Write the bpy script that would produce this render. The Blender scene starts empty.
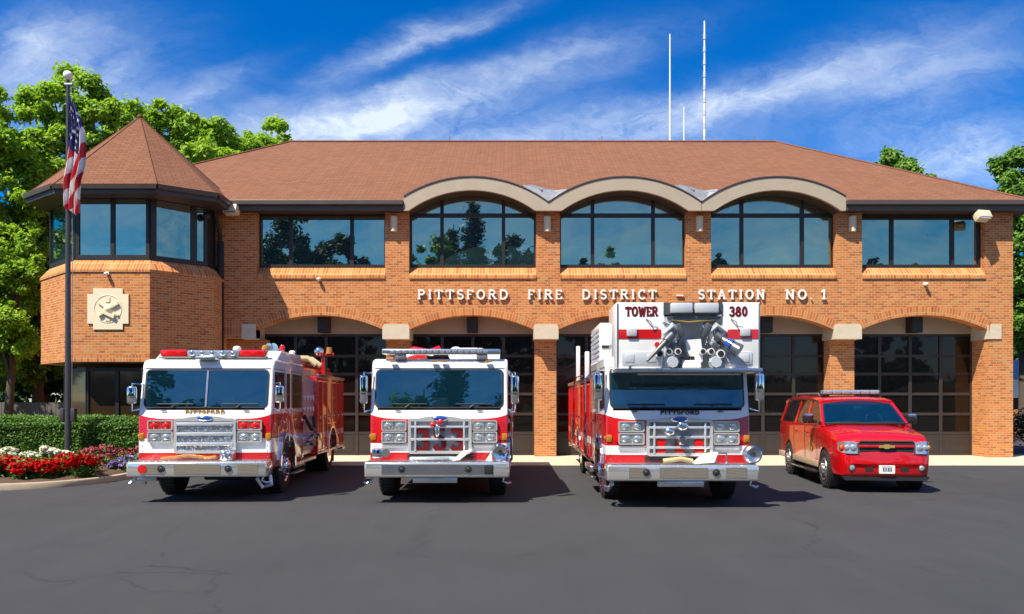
import bpy, bmesh, math, random
import numpy as np
from mathutils import Vector, Matrix, noise as mnoise
R = math.radians
random.seed(7)
scene = bpy.context.scene
COL = scene.collection

# ------------------------------------------------------------------ camera, sky, sun, exposure
FPX, EYE, HY, D = 836.0, 1.85, 400.0, 26.7      # focal length in pixels, eye height, horizon row, distance of the facade
cam_d = bpy.data.cameras.new('camera'); cam = bpy.data.objects.new('camera', cam_d); COL.objects.link(cam)
cam_d.sensor_width = 36.0; cam_d.lens = FPX / 1024 * 36.0
cam_d.shift_y = (HY - 307.0) / 1024.0
cam.location = (0, 0, EYE); cam.rotation_euler = (R(90), 0, 0)
cam_d.clip_start = 0.1; cam_d.clip_end = 3000
scene.camera = cam
scene.view_settings.view_transform = 'Standard'; scene.view_settings.look = 'None'
scene.view_settings.gamma = 1.0; scene.view_settings.use_curve_mapping = False
scene.view_settings.exposure = 0.75

SUN = Vector((-0.49, -0.48, 1.0)).normalized()
sd = bpy.data.lights.new('sun', 'SUN'); sun = bpy.data.objects.new('sun', sd); COL.objects.link(sun)
sd.energy = 5.0; sd.angle = R(0.53); sd.color = (1.0, 0.92, 0.76)
sun.rotation_euler = SUN.to_track_quat('Z', 'Y').to_euler(); sun.location = (-10, -10, 30)

def PX(px, d): return (px - 512.0) * d / FPX
def PZ(py, d): return EYE + (HY - py) * d / FPX

class NT:
    """small helper round a node tree"""
    def __init__(s, nt): s.t = nt; s.n = nt.nodes; s.l = nt.links
    def add(s, typ, props=None, **inp):
        n = s.n.new(typ)
        for k, v in (props or {}).items(): setattr(n, k, v)
        for k, v in inp.items():
            key = k.replace('_', ' ')
            sock = n.inputs[int(k[1:])] if (k[0] == 'i' and k[1:].isdigit()) else n.inputs[key]
            s.set(sock, v)
        return n
    def set(s, sock, v):
        if isinstance(v, bpy.types.NodeSocket): s.l.new(v, sock)
        elif isinstance(v, bpy.types.Node): s.l.new(v.outputs[0], sock)
        else:
            if sock.type == 'RGBA' and len(v) == 3: v = (*v, 1)
            sock.default_value = v
    def m(s, op, a, b=0.0, c=0.0, clamp=False):
        n = s.n.new('ShaderNodeMath'); n.operation = op; n.use_clamp = clamp
        s.set(n.inputs[0], a); s.set(n.inputs[1], b)
        if op in ('MULTIPLY_ADD', 'COMPARE'): s.set(n.inputs[2], c)
        return n.outputs[0]
    def vm(s, op, a, b=(0, 0, 0)):
        n = s.n.new('ShaderNodeVectorMath'); n.operation = op
        s.set(n.inputs[0], a); s.set(n.inputs[1], b)
        return n.outputs['Value'] if op == 'DOT_PRODUCT' else n.outputs[0]
    def mix(s, f, a, b, mode='MIX'):
        n = s.n.new('ShaderNodeMix'); n.data_type = 'RGBA'; n.blend_type = mode
        s.set(n.inputs[0], f); s.set(n.inputs[6], a); s.set(n.inputs[7], b)
        return n.outputs[2]
    def ramp(s, f, stops, interp='LINEAR'):
        n = s.n.new('ShaderNodeValToRGB'); cr = n.color_ramp; cr.interpolation = interp
        while len(cr.elements) < len(stops): cr.elements.new(0.5)
        for e, (p, c) in zip(cr.elements, stops):
            e.position = p; e.color = (*c, 1) if len(c) == 3 else (c[0],) * 3 + (1,)
        s.set(n.inputs[0], f); return n.outputs[0]
    def noise(s, vec, scale, detail=4, rough=0.5, dist=0.0):
        n = s.add('ShaderNodeTexNoise', Scale=scale, Detail=detail, Roughness=rough, Distortion=dist)
        if vec is not None: s.set(n.inputs['Vector'], vec)
        return n.outputs[0]
    def comb(s, x, y, z=0.0):
        n = s.n.new('ShaderNodeCombineXYZ')
        for i, v in enumerate((x, y, z)): s.set(n.inputs[i], v)
        return n.outputs[0]
    def sep(s, v):
        n = s.n.new('ShaderNodeSeparateXYZ'); s.set(n.inputs[0], v); return n.outputs

# world: physical sky with cirrus streaks laid out by direction
world = bpy.data.worlds.new('World'); scene.world = world; world.use_nodes = True
W = NT(world.node_tree); W.n.clear()
sky = W.add('ShaderNodeTexSky', {'sky_type': 'NISHITA', 'sun_disc': False, 'sun_elevation': math.asin(SUN.z),
      'sun_rotation': math.atan2(SUN.x, SUN.y), 'altitude': 600.0, 'air_density': 1.0, 'dust_density': 0.35, 'ozone_density': 3.2})
hs = W.add('ShaderNodeHueSaturation', Saturation=1.75, Value=0.80, Hue=0.503, Color=sky.outputs[0])
tc = W.add('ShaderNodeTexCoord'); gx, gy, gz = W.sep(tc.outputs['Generated'])[0:3]
ay = W.m('MAXIMUM', W.m('ABSOLUTE', gy), 0.12)
U = W.m('DIVIDE', gx, ay); V = W.m('DIVIDE', gz, ay)
wn = W.add('ShaderNodeTexNoise', Vector=W.comb(W.m('MULTIPLY', U, 5.0), W.m('MULTIPLY', V, 11.0), 4.4), Scale=1.0, Detail=7, Roughness=0.6)
wr, wg, wb_ = W.sep(wn.outputs['Color'])[0:3]
U = W.m('ADD', U, W.m('MULTIPLY', W.m('SUBTRACT', wr, 0.5), 0.16)); V = W.m('ADD', V, W.m('MULTIPLY', W.m('SUBTRACT', wg, 0.5), 0.085))
def streak(cx, cy, ang, la, lb, gain):
    """soft ellipse round a direction, its long axis at ang degrees"""
    du = W.m('SUBTRACT', U, (cx - 512) / FPX); dv = W.m('SUBTRACT', V, (HY - cy) / FPX)
    c, s_ = math.cos(R(ang)), math.sin(R(ang))
    a = W.m('ADD', W.m('MULTIPLY', du, c), W.m('MULTIPLY', dv, s_))
    b = W.m('SUBTRACT', W.m('MULTIPLY', dv, c), W.m('MULTIPLY', du, s_))
    a = W.m('DIVIDE', a, la / FPX); b = W.m('DIVIDE', b, lb / FPX)
    r2 = W.m('ADD', W.m('MULTIPLY', a, a), W.m('MULTIPLY', b, b))
    return W.m('MULTIPLY', W.m('POWER', 2.718, W.m('MULTIPLY', r2, -1.0)), gain)
ST = [(60, 62, 5, 85, 46, .62), (30, 40, -20, 30, 22, .25), (320, 124, 6, 150, 20, .80), (400, 106, 17, 130, 14, .46), (480, 90, 18, 120, 11, .40),
      (390, 56, 22, 100, 13, .34), (455, 34, 24, 80, 9, .24), (100, 105, 5, 110, 22, .34), (560, 70, 20, 120, 22, .25), (840, 60, 14, 160, 20, .2), (640, 118, 8, 170, 24, .55), (770, 92, 15, 170, 20, .45), (930, 84, 14, 110, 24, .42),
      (960, 160, 10, 110, 26, .95), (900, 128, 15, 90, 14, .25), (500, 138, 0, 260, 12, .28), (215, 90, 22, 60, 14, .3)]
dens = None
for a in ST:
    g = streak(*a); dens = g if dens is None else W.m('ADD', dens, g)
c25, s25 = math.cos(R(17)), math.sin(R(17))
ua = W.m('ADD', W.m('MULTIPLY', U, c25), W.m('MULTIPLY', V, s25)); vb = W.m('SUBTRACT', W.m('MULTIPLY', V, c25), W.m('MULTIPLY', U, s25))
n1 = W.noise(W.comb(W.m('MULTIPLY', ua, 2.4), W.m('MULTIPLY', vb, 10.0), 3.1), 1.0, 8, 0.58, 0.7)
n2 = W.noise(W.comb(W.m('MULTIPLY', ua, 9.0), W.m('MULTIPLY', vb, 22.0), 7.7), 1.0, 7, 0.62, 0.5)
n3 = W.noise(W.comb(W.m('MULTIPLY', U, 26.0), W.m('MULTIPLY', V, 42.0), 1.7), 1.0, 8, 0.68, 1.2)
nn = W.m('ADD', W.m('MULTIPLY', n1, 0.42), W.m('ADD', W.m('MULTIPLY', n2, 0.34), W.m('MULTIPLY', n3, 0.27)))
front = W.m('GREATER_THAN', gy, 0.0)
back = W.m('MULTIPLY', W.m('SUBTRACT', 1.0, front), 0.42)
mask = W.m('ADD', W.m('MULTIPLY', dens, front), back)
fac = W.m('MULTIPLY', mask, W.m('MULTIPLY', W.m('SUBTRACT', nn, 0.34), 3.7), clamp=True)
fac = W.m('MULTIPLY', fac, W.m('GREATER_THAN', gz, 0.0))
fac = W.m('MULTIPLY', fac, 0.93)
deep = W.mix(1.0, hs.outputs[0], (0.86, 0.98, 1.20), 'MULTIPLY')
cloudy = W.mix(fac, deep, (5.2, 5.9, 6.8))
W.l.new(W.add('ShaderNodeBackground', Color=cloudy, Strength=0.1).outputs[0], W.add('ShaderNodeOutputWorld').inputs[0])

# ------------------------------------------------------------------ object helpers
def tag(o, label=None, cat=None, group=None, kind=None):
    if label: o['label'] = label
    if cat: o['category'] = cat
    if group: o['group'] = group
    if kind: o['kind'] = kind
    return o
def empty(name, loc=(0, 0, 0), rz=0.0, parent=None):
    o = bpy.data.objects.new(name, None); COL.objects.link(o)
    o.location = loc; o.rotation_euler = (0, 0, rz); o.empty_display_size = 0.2
    if parent: o.parent = parent
    return o
def copy_tree(o, parent=None):
    c = o.copy(); COL.objects.link(c)
    if parent: c.parent = parent
    for ch in list(o.children): copy_tree(ch, c)
    return c

class B:
    """collects shapes, then links them as one mesh object"""
    def __init__(s): s.bm = bmesh.new()
    def _merge(s, tb, m):
        vm = {}
        for v in tb.verts: vm[v] = s.bm.verts.new(v.co)
        for f in tb.faces:
            try:
                nf = s.bm.faces.new([vm[v] for v in f.verts]); nf.material_index = m
            except ValueError: pass
        tb.free(); return s
    def box(s, x0, x1, y0, y1, z0, z1, m=0, bev=0.0, seg=2):
        tb = bmesh.new(); bmesh.ops.create_cube(tb, size=1.0)
        for v in tb.verts:
            v.co = Vector(((x0 + x1) / 2 + v.co.x * (x1 - x0), (y0 + y1) / 2 + v.co.y * (y1 - y0), (z0 + z1) / 2 + v.co.z * (z1 - z0)))
        if bev > 0: bmesh.ops.bevel(tb, geom=list(tb.edges), offset=bev, segments=seg, profile=0.5, affect='EDGES')
        return s._merge(tb, m)
    def obox(s, c, size, rot, m=0, bev=0.0):
        """box centred at c, rotated by an euler"""
        tb = bmesh.new(); bmesh.ops.create_cube(tb, size=1.0)
        for v in tb.verts: v.co = Vector((v.co.x * size[0], v.co.y * size[1], v.co.z * size[2]))
        if bev > 0: bmesh.ops.bevel(tb, geom=list(tb.edges), offset=bev, segments=2, profile=0.5, affect='EDGES')
        M = Matrix.Rotation(rot[2], 4, 'Z') @ Matrix.Rotation(rot[1], 4, 'Y') @ Matrix.Rotation(rot[0], 4, 'X')
        for v in tb.verts: v.co = M @ v.co + Vector(c)
        return s._merge(tb, m)
    def cyl(s, p0, p1, r0, r1=None, n=16, m=0, caps=True):
        r1 = r0 if r1 is None else r1
        p0, p1 = Vector(p0), Vector(p1); d = (p1 - p0).normalized()
        a = d.orthogonal().normalized(); b = d.cross(a)
        k = [(math.cos(2 * math.pi * i / n), math.sin(2 * math.pi * i / n)) for i in range(n)]
        A = [s.bm.verts.new(p0 + (a * c + b * q) * r0) for c, q in k]
        Bv = [s.bm.verts.new(p1 + (a * c + b * q) * r1) for c, q in k]
        for i in range(n):
            f = s.bm.faces.new((A[i], A[(i + 1) % n], Bv[(i + 1) % n], Bv[i])); f.material_index = m
        if caps:
            f = s.bm.faces.new(A[::-1]); f.material_index = m
            f = s.bm.faces.new(Bv); f.material_index = m
        return s
    def tube(s, pts, r, n=8, m=0, closed=False):
        pts = [Vector(p) for p in pts]; rings = []; N = len(pts)
        a = None
        for i, p in enumerate(pts):
            q0 = pts[i - 1] if (i or closed) else p; q1 = pts[(i + 1) % N] if (i < N - 1 or closed) else p
            d = (q1 - q0).normalized()
            if a is None: a = d.orthogonal().normalized()
            a = (a - d * a.dot(d)).normalized(); b = d.cross(a)
            rr = r[i] if isinstance(r, (list, tuple)) else r
            rings.append([s.bm.verts.new(p + (a * math.cos(2 * math.pi * k / n) + b * math.sin(2 * math.pi * k / n)) * rr) for k in range(n)])
        for i in range(N if closed else N - 1):
            A, C = rings[i], rings[(i + 1) % N]
            for k in range(n):
                f = s.bm.faces.new((A[k], A[(k + 1) % n], C[(k + 1) % n], C[k])); f.material_index = m
        if not closed:
            f = s.bm.faces.new(rings[0][::-1]); f.material_index = m
            f = s.bm.faces.new(rings[-1]); f.material_index = m
        return s
    def prism(s, poly, axis, a, b, m=0, m_side=None):
        """poly in the plane across axis: x:(y,z) y:(x,z) z:(x,y)"""
        def P(u, v, t): return {'x': (t, u, v), 'y': (u, t, v), 'z': (u, v, t)}[axis]
        A = [s.bm.verts.new(P(u, v, a)) for u, v in poly]; C = [s.bm.verts.new(P(u, v, b)) for u, v in poly]
        n = len(poly)
        f = s.bm.faces.new(A[::-1]); f.material_index = m
        f = s.bm.faces.new(C); f.material_index = m
        for i in range(n):
            f = s.bm.faces.new((A[i], A[(i + 1) % n], C[(i + 1) % n], C[i])); f.material_index = m if m_side is None else m_side
        return s
    def quad(s, pts, m=0):
        f = s.bm.faces.new([s.bm.verts.new(p) for p in pts]); f.material_index = m; return s
    def slab(s, pts, th, m=0):
        """flat polygon thickened along its normal by th (backwards)"""
        P = [Vector(p) for p in pts]; nrm = (P[1] - P[0]).cross(P[2] - P[0]).normalized()
        A = [s.bm.verts.new(p) for p in P]; C = [s.bm.verts.new(p - nrm * th) for p in P]
        n = len(P); fs = [s.bm.faces.new(A), s.bm.faces.new(C[::-1])]
        for i in range(n): fs.append(s.bm.faces.new((A[i], C[i], C[(i + 1) % n], A[(i + 1) % n])))
        for f in fs: f.material_index = m
        return s
    def rpanel(s, o, u, v, w, h, r, th, m=0, hole=None):
        """rounded rectangle w x h centred at o in the plane u,v, proud by th along u x v; hole = frame width"""
        o, u, v = Vector(o), Vector(u).normalized(), Vector(v).normalized(); nrm = u.cross(v)
        def ring(w, h, r):
            pts = []
            for cx, cy, a0 in ((w / 2 - r, h / 2 - r, 0), (-w / 2 + r, h / 2 - r, 90), (-w / 2 + r, -h / 2 + r, 180), (w / 2 - r, -h / 2 + r, 270)):
                for k in range(5):
                    a = R(a0 + 22.5 * k); pts.append((cx + r * math.cos(a), cy + r * math.sin(a)))
            return pts
        def put(pts, t): return [s.bm.verts.new(o + u * x + v * y + nrm * t) for x, y in pts]
        O = ring(w, h, r); n = len(O); fs = []
        A = put(O, th); C = put(O, 0)
        for i in range(n): fs.append(s.bm.faces.new((C[i], C[(i + 1) % n], A[(i + 1) % n], A[i])))
        if hole is None: fs.append(s.bm.faces.new(A))
        else:
            I = ring(w - 2 * hole, h - 2 * hole, max(r - hole, 0.004)); E = put(I, th); G = put(I, 0)
            for i in range(n):
                j = (i + 1) % n
                fs.append(s.bm.faces.new((A[i], A[j], E[j], E[i]))); fs.append(s.bm.faces.new((E[i], E[j], G[j], G[i])))
        for f in fs: f.material_index = m
        return s
    def sph(s, c, r, m=0, seg=12, rings=8, M=None):
        tb = bmesh.new(); bmesh.ops.create_uvsphere(tb, u_segments=seg, v_segments=rings, radius=1.0)
        rr = (r, r, r) if not isinstance(r, (tuple, list)) else r
        for v in tb.verts:
            p = Vector((v.co.x * rr[0], v.co.y * rr[1], v.co.z * rr[2]))
            v.co = (M @ p if M else p) + Vector(c)
        return s._merge(tb, m)
    def lathe(s, prof, c, axis='x', n=32, m=None, closed=False):
        """prof: list of (t, radius[, material]) along axis"""
        c = Vector(c); rings = []
        for p in prof:
            t, r = p[0], p[1]; ring = []
            for k in range(n):
                a = 2 * math.pi * k / n; q = (r * math.cos(a), r * math.sin(a))
                ring.append(s.bm.verts.new(c + Vector({'x': (t, *q), 'y': (q[0], t, q[1]), 'z': (*q, t)}[axis])))
            rings.append(ring)
        for i in range(len(prof) - 1):
            mi = prof[i + 1][2] if len(prof[i + 1]) > 2 else (m or 0)
            for k in range(n):
                f = s.bm.faces.new((rings[i][k], rings[i][(k + 1) % n], rings[i + 1][(k + 1) % n], rings[i + 1][k])); f.material_index = mi
        for ring, mi in ((rings[0], prof[1]), (rings[-1], prof[-1])):
            if len(ring) > 2:
                f = s.bm.faces.new(ring); f.material_index = mi[2] if len(mi) > 2 else (m or 0)
        return s
    def obj(s, name, mats, parent=None, loc=None, smooth=35, rz=None):
        bm = s.bm
        bmesh.ops.recalc_face_normals(bm, faces=bm.faces)
        if smooth:
            ca = R(smooth)
            for f in bm.faces: f.smooth = True
            for e in bm.edges:
                e.smooth = len(e.link_faces) == 2 and e.calc_face_angle(3.0) < ca
        me = bpy.data.meshes.new(name); bm.to_mesh(me); bm.free()
        for mt in (mats if isinstance(mats, (list, tuple)) else [mats]): me.materials.append(mt)
        o = bpy.data.objects.new(name, me); COL.objects.link(o)
        if parent: o.parent = parent
        if loc is not None: o.location = loc
        if rz is not None: o.rotation_euler[2] = rz
        return o

# ------------------------------------------------------------------ materials
def new_mat(name):
    m = bpy.data.materials.new(name); m.use_nodes = True
    t = NT(m.node_tree); t.n.clear()
    out = t.add('ShaderNodeOutputMaterial'); p = t.add('ShaderNodeBsdfPrincipled'); t.l.new(p.outputs[0], out.inputs[0])
    return m, t, p
def mat(name, col, rough=0.5, metal=0.0, spec=0.5, var=0.12, vs=3.0, bump=0.0, bs=40.0, coat=0.0, emit=None):
    m, t, p = new_mat(name)
    tc = t.add('ShaderNodeTexCoord'); v = tc.outputs['Object']
    n = t.noise(v, vs, 5, 0.6)
    k = t.m('ADD', 1.0 - var, t.m('MULTIPLY', n, 2 * var))
    c = t.mix(1.0, col, t.comb(k, k, k), 'MULTIPLY')
    t.set(p.inputs['Base Color'], c); t.set(p.inputs['Roughness'], t.m('ADD', rough * 0.85, t.m('MULTIPLY', n, rough * 0.3), clamp=True))
    p.inputs['Metallic'].default_value = metal; p.inputs['Specular IOR Level'].default_value = spec
    if coat: p.inputs['Coat Weight'].default_value = coat; p.inputs['Coat Roughness'].default_value = 0.04
    if bump:
        b = t.add('ShaderNodeBump', Strength=bump, Distance=0.01, Height=t.noise(v, bs, 3)); t.set(p.inputs['Normal'], b.outputs[0])
    if emit: t.set(p.inputs['Emission Color'], emit); p.inputs['Emission Strength'].default_value = 1.0
    return m

def wall_uv(t):
    """metres along the wall and up it, for walls facing any way"""
    P = t.add('ShaderNodeTexCoord').outputs['Object']; x, y, z = t.sep(P)[0:3]
    nx, ny, nz = t.sep(t.add('ShaderNodeNewGeometry').outputs['True Normal'])[0:3]
    ln = t.m('SQRT', t.m('ADD', t.m('MAXIMUM', t.m('ADD', t.m('MULTIPLY', nx, nx), t.m('MULTIPLY', ny, ny)), 0.0001), 0.0))
    u = t.m('DIVIDE', t.m('SUBTRACT', t.m('MULTIPLY', y, nx), t.m('MULTIPLY', x, ny)), ln)
    return u, z, P
def brick_mat(name, mode='wall', light=1.0):
    m, t, p = new_mat(name)
    if mode == 'arc':
        P = t.add('ShaderNodeTexCoord').outputs['Object']; x, y, z = t.sep(P)[0:3]
        u = t.m('MULTIPLY', t.m('ARCTAN2', x, z), 4.7); v = t.m('SQRT', t.m('ADD', t.m('MULTIPLY', x, x), t.m('MULTIPLY', z, z)))
        vec = t.comb(v, u)
    else:
        u, v, P = wall_uv(t)
        vec = t.comb(u, v) if mode == 'wall' else t.comb(v, u)
    bw, bh, off = (0.205, 0.075, 0.5) if mode == 'wall' else (0.28, 0.095, 0.0)
    # uneven joints
    vec = t.vm('ADD', vec, t.vm('MULTIPLY', t.vm('SUBTRACT', t.add('ShaderNodeTexNoise', Vector=P, Scale=9.0, Detail=2).outputs['Color'], (0.5, 0.5, 0.5)), (0.012, 0.012, 0)))
    br = t.add('ShaderNodeTexBrick', {'offset': off, 'offset_frequency': 2, 'squash': 1.0}, Vector=vec, Color1=(1, 1, 1), Color2=(0, 0, 0), Mortar=(.5, .5, .5),
               Scale=1.0, Mortar_Size=0.0085, Mortar_Smooth=0.25, Bias=0.0, Brick_Width=bw, Row_Height=bh)
    L = light
    tone = t.ramp(t.add('ShaderNodeSeparateColor', Color=br.outputs[0]).outputs[0], [(0.0, (.36 * L, .118 * L, .055 * L)), (0.08, (.46 * L, .152 * L, .058 * L)), (0.35, (.52 * L, .180 * L, .062 * L)),
                  (0.65, (.60 * L, .228 * L, .084 * L)), (0.92, (.63 * L, .255 * L, .10 * L)), (1.0, (.44 * L, .27 * L, .16 * L))])
    big = t.noise(P, 0.55, 4, 0.6); fine = t.noise(P, 60.0, 3, 0.6)
    k = t.m('ADD', 0.80, t.m('ADD', t.m('MULTIPLY', big, 0.24), t.m('MULTIPLY', fine, 0.16)))
    tone = t.mix(1.0, tone, t.comb(t.m('MULTIPLY', k, .92), t.m('MULTIPLY', k, .86), t.m('MULTIPLY', k, .70)), 'MULTIPLY')
    col = t.mix(br.outputs['Fac'], tone, (.54 * L, .36 * L, .19 * L))
    t.set(p.inputs['Base Color'], col); p.inputs['Roughness'].default_value = 0.9; p.inputs['Specular IOR Level'].default_value = 0.25
    h = t.m('ADD', t.m('MULTIPLY', t.m('SUBTRACT', 1.0, br.outputs['Fac']), 1.0), t.m('MULTIPLY', fine, 0.35))
    t.set(p.inputs['Normal'], t.add('ShaderNodeBump', Strength=0.6, Distance=0.008, Height=h).outputs[0])
    return m
def shingle_mat(name, col):
    m, t, p = new_mat(name)
    u, v, P = wall_uv(t)
    vv = t.m('MULTIPLY', v, 2.1)
    vec = t.comb(u, vv)
    br = t.add('ShaderNodeTexBrick', {'offset': 0.37}, Vector=vec, Color1=(1, 1, 1), Color2=(0, 0, 0), Mortar=(.5, .5, .5), Scale=1.0,
               Mortar_Size=0.012, Mortar_Smooth=0.3, Bias=0.0, Brick_Width=0.31, Row_Height=0.15)
    g = t.add('ShaderNodeSeparateColor', Color=br.outputs[0]).outputs[0]
    big = t.noise(P, 0.35, 5, 0.65); fine = t.noise(P, 35, 3, 0.7)
    streaks = t.noise(t.comb(t.m('MULTIPLY', u, 3.0), t.m('MULTIPLY', v, 0.35)), 1.0, 4, 0.6)
    k = t.m('ADD', 0.62, t.m('ADD', t.m('MULTIPLY', g, 0.20), t.m('ADD', t.m('MULTIPLY', big, 0.22), t.m('ADD', t.m('MULTIPLY', fine, 0.22), t.m('MULTIPLY', streaks, 0.14)))))
    k = t.m('MULTIPLY', k, t.m('SUBTRACT', 1.0, t.m('MULTIPLY', br.outputs['Fac'], 0.35)))
    t.set(p.inputs['Base Color'], t.mix(1.0, col, t.comb(k, k, k), 'MULTIPLY')); p.inputs['Roughness'].default_value = 0.95; p.inputs['Specular IOR Level'].default_value = 0.15
    t.set(p.inputs['Normal'], t.add('ShaderNodeBump', Strength=0.5, Distance=0.01, Height=t.m('SUBTRACT', t.m('MULTIPLY', fine, 0.6), br.outputs['Fac'])).outputs[0])
    return m
def glass_mat(name, base, refl=0.35, rough=0.01, tint=(1, 1, 1), wav=0.0, see=0.0):
    """coated dark glass: a dim room behind it and a mirror sheen in front"""
    m, t, p = new_mat(name); out = [n for n in t.n if n.type == 'OUTPUT_MATERIAL'][0]
    P = t.add('ShaderNodeTexCoord').outputs['Object']
    n = t.noise(P, 1.3, 4, 0.6)
    t.set(p.inputs['Base Color'], t.mix(n, tuple(c * 0.5 for c in base), tuple(c * 1.5 for c in base))); p.inputs['Roughness'].default_value = 0.2
    p.inputs['Specular IOR Level'].default_value = 0.2
    gl = t.add('ShaderNodeBsdfGlossy', Color=tint, Roughness=rough)
    if wav: t.set(gl.inputs['Normal'], t.add('ShaderNodeBump', Strength=wav, Distance=0.02, Height=t.noise(P, 1.1, 2, 0.4)).outputs[0])
    fr = t.add('ShaderNodeFresnel', IOR=1.5)
    f = t.m('ADD', refl, t.m('MULTIPLY', fr.outputs[0], 0.8), clamp=True)
    under = p.outputs[0]
    if see > 0:
        under = t.add('ShaderNodeMixShader', i0=see, i1=p.outputs[0], i2=t.add('ShaderNodeBsdfTransparent', Color=(.5, .6, .65)).outputs[0]).outputs[0]
    mx = t.add('ShaderNodeMixShader', i0=f, i1=under, i2=gl.outputs[0])
    t.l.new(mx.outputs[0], out.inputs[0]); return m
def leaf_mat(name, c0, c1, c2, trans=0.35):
    m, t, p = new_mat(name); out = [n for n in t.n if n.type == 'OUTPUT_MATERIAL'][0]
    g = t.add('ShaderNodeNewGeometry'); P = t.add('ShaderNodeTexCoord').outputs['Object']
    a = t.m('ADD', t.m('MULTIPLY', g.outputs['Random Per Island'], 0.55), t.m('MULTIPLY', t.noise(P, 0.7, 4, 0.6), 0.5))
    c = t.ramp(a, [(0.1, c0), (0.5, c1), (0.9, c2)])
    t.set(p.inputs['Base Color'], c); p.inputs['Roughness'].default_value = 0.5; p.inputs['Specular IOR Level'].default_value = 0.3
    tr = t.add('ShaderNodeBsdfTranslucent', Color=t.mix(1.0, c, (1.3, 1.35, 0.6), 'MULTIPLY'))
    t.l.new(t.add('ShaderNodeMixShader', i0=trans, i1=p.outputs[0], i2=tr.outputs[0]).outputs[0], out.inputs[0]); return m
def tread_mat(name, base=(.72, .73, .75)):
    m, t, p = new_mat(name)
    P = t.add('ShaderNodeTexCoord').outputs['Object']
    w = t.add('ShaderNodeTexVoronoi', Vector=P, Scale=26.0)
    h = t.m('SUBTRACT', 1.0, t.m('MULTIPLY', w.outputs['Distance'], 2.0), clamp=True)
    p.inputs['Metallic'].default_value = 1.0; t.set(p.inputs['Base Color'], base); p.inputs['Roughness'].default_value = 0.28
    t.set(p.inputs['Normal'], t.add('ShaderNodeBump', Strength=0.8, Distance=0.01, Height=h).outputs[0]); return m
def asphalt_mat():
    m, t, p = new_mat('asphalt')
    P = t.add('ShaderNodeTexCoord').outputs['Object']
    big = t.noise(P, 0.22, 5, 0.6); mid = t.noise(t.vm('MULTIPLY', P, (1.0, 0.35, 1)), 1.3, 5, 0.65); fine = t.noise(P, 90, 3, 0.7)
    spots = t.add('ShaderNodeTexVoronoi', Vector=P, Scale=260.0)
    grit = t.noise(P, 38, 4, 0.75); tyre = t.noise(t.vm('MULTIPLY', P, (2.2, 0.10, 1)), 1.0, 4, 0.6, 0.3)
    k = t.m('ADD', 0.22, t.m('ADD', t.m('MULTIPLY', big, 0.45), t.m('ADD', t.m('MULTIPLY', mid, 0.35), t.m('ADD', t.m('MULTIPLY', fine, 0.3), t.m('ADD', t.m('MULTIPLY', grit, 0.38), t.m('MULTIPLY', tyre, 0.22))))))
    c = t.mix(1.0, (.044, .044, .049), t.comb(k, k, k), 'MULTIPLY')
    oil = t.ramp(t.noise(P, 0.8, 5, 0.6, 0.6), [(0.60, (0,)), (0.72, (1,))])
    c = t.mix(t.m('MULTIPLY', t.add('ShaderNodeSeparateColor', Color=oil).outputs[0], 0.45), c, (.035, .035, .038))
    crack = t.add('ShaderNodeTexVoronoi', {'feature': 'DISTANCE_TO_EDGE'}, Vector=t.vm('ADD', P, t.vm('MULTIPLY', t.add('ShaderNodeTexNoise', Vector=P, Scale=0.7, Detail=5).outputs['Color'], (1.8, 1.8, 0))), Scale=0.16)
    ck = t.m('LESS_THAN', crack.outputs['Distance'], 0.0016)
    c = t.mix(t.m('MULTIPLY', ck, 0.40), c, (.015, .015, .016))
    t.set(p.inputs['Base Color'], c); t.set(p.inputs['Roughness'], t.m('ADD', 0.72, t.m('MULTIPLY', mid, 0.2)))
    p.inputs['Specular IOR Level'].default_value = 0.35
    t.set(p.inputs['Normal'], t.add('ShaderNodeBump', Strength=0.5, Distance=0.006, Height=t.m('ADD', fine, spots.outputs['Distance'])).outputs[0]); return m
def livery_mat(name, hw, z1, s0, s1, gold=True, top_white=True):
    """fire engine paint: red below z1 with a white band s0..s1, white above"""
    m, t, p = new_mat(name)
    P = t.add('ShaderNodeTexCoord').outputs['Object']; x, y, z = t.sep(P)[0:3]
    ax = t.m('POWER', t.m('MINIMUM', t.m('DIVIDE', t.m('ABSOLUTE', x), hw), 1.0), 6.0)
    zb = t.m('ADD', z1, t.m('MULTIPLY', ax, 0.09))
    up = t.m('GREATER_THAN', z, zb) if top_white else t.m('GREATER_THAN', z, 99.0)
    band = t.m('MULTIPLY', t.m('GREATER_THAN', z, s0), t.m('LESS_THAN', z, s1))
    wh = t.m('MAXIMUM', up, band)
    n = t.noise(P, 2.0, 4); k = t.m('ADD', 0.95, t.m('MULTIPLY', n, 0.08))
    c = t.mix(wh, (.50, .006, .008), (.80, .80, .79)); c = t.mix(1.0, c, t.comb(k, k, k), 'MULTIPLY')
    t.set(p.inputs['Base Color'], c); p.inputs['Roughness'].default_value = 0.25
    p.inputs['Coat Weight'].default_value = 0.8; p.inputs['Coat Roughness'].default_value = 0.03
    return m
def goldleaf_mat(name):
    m, t, p = new_mat(name)
    P = t.add('ShaderNodeTexCoord').outputs['Object']; x, y, z = t.sep(P)[0:3]
    w = t.m('SINE', t.m('ADD', t.m('MULTIPLY', z, 130.0), t.m('MULTIPLY', t.m('SINE', t.m('MULTIPLY', x, 7.0)), 2.2)))
    f = t.m('GREATER_THAN', w, 0.2)
    t.set(p.inputs['Base Color'], t.mix(f, (.74, .70, .62), (.78, .58, .32))); p.inputs['Metallic'].default_value = 0.9; p.inputs['Roughness'].default_value = 0.3
    return m

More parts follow.
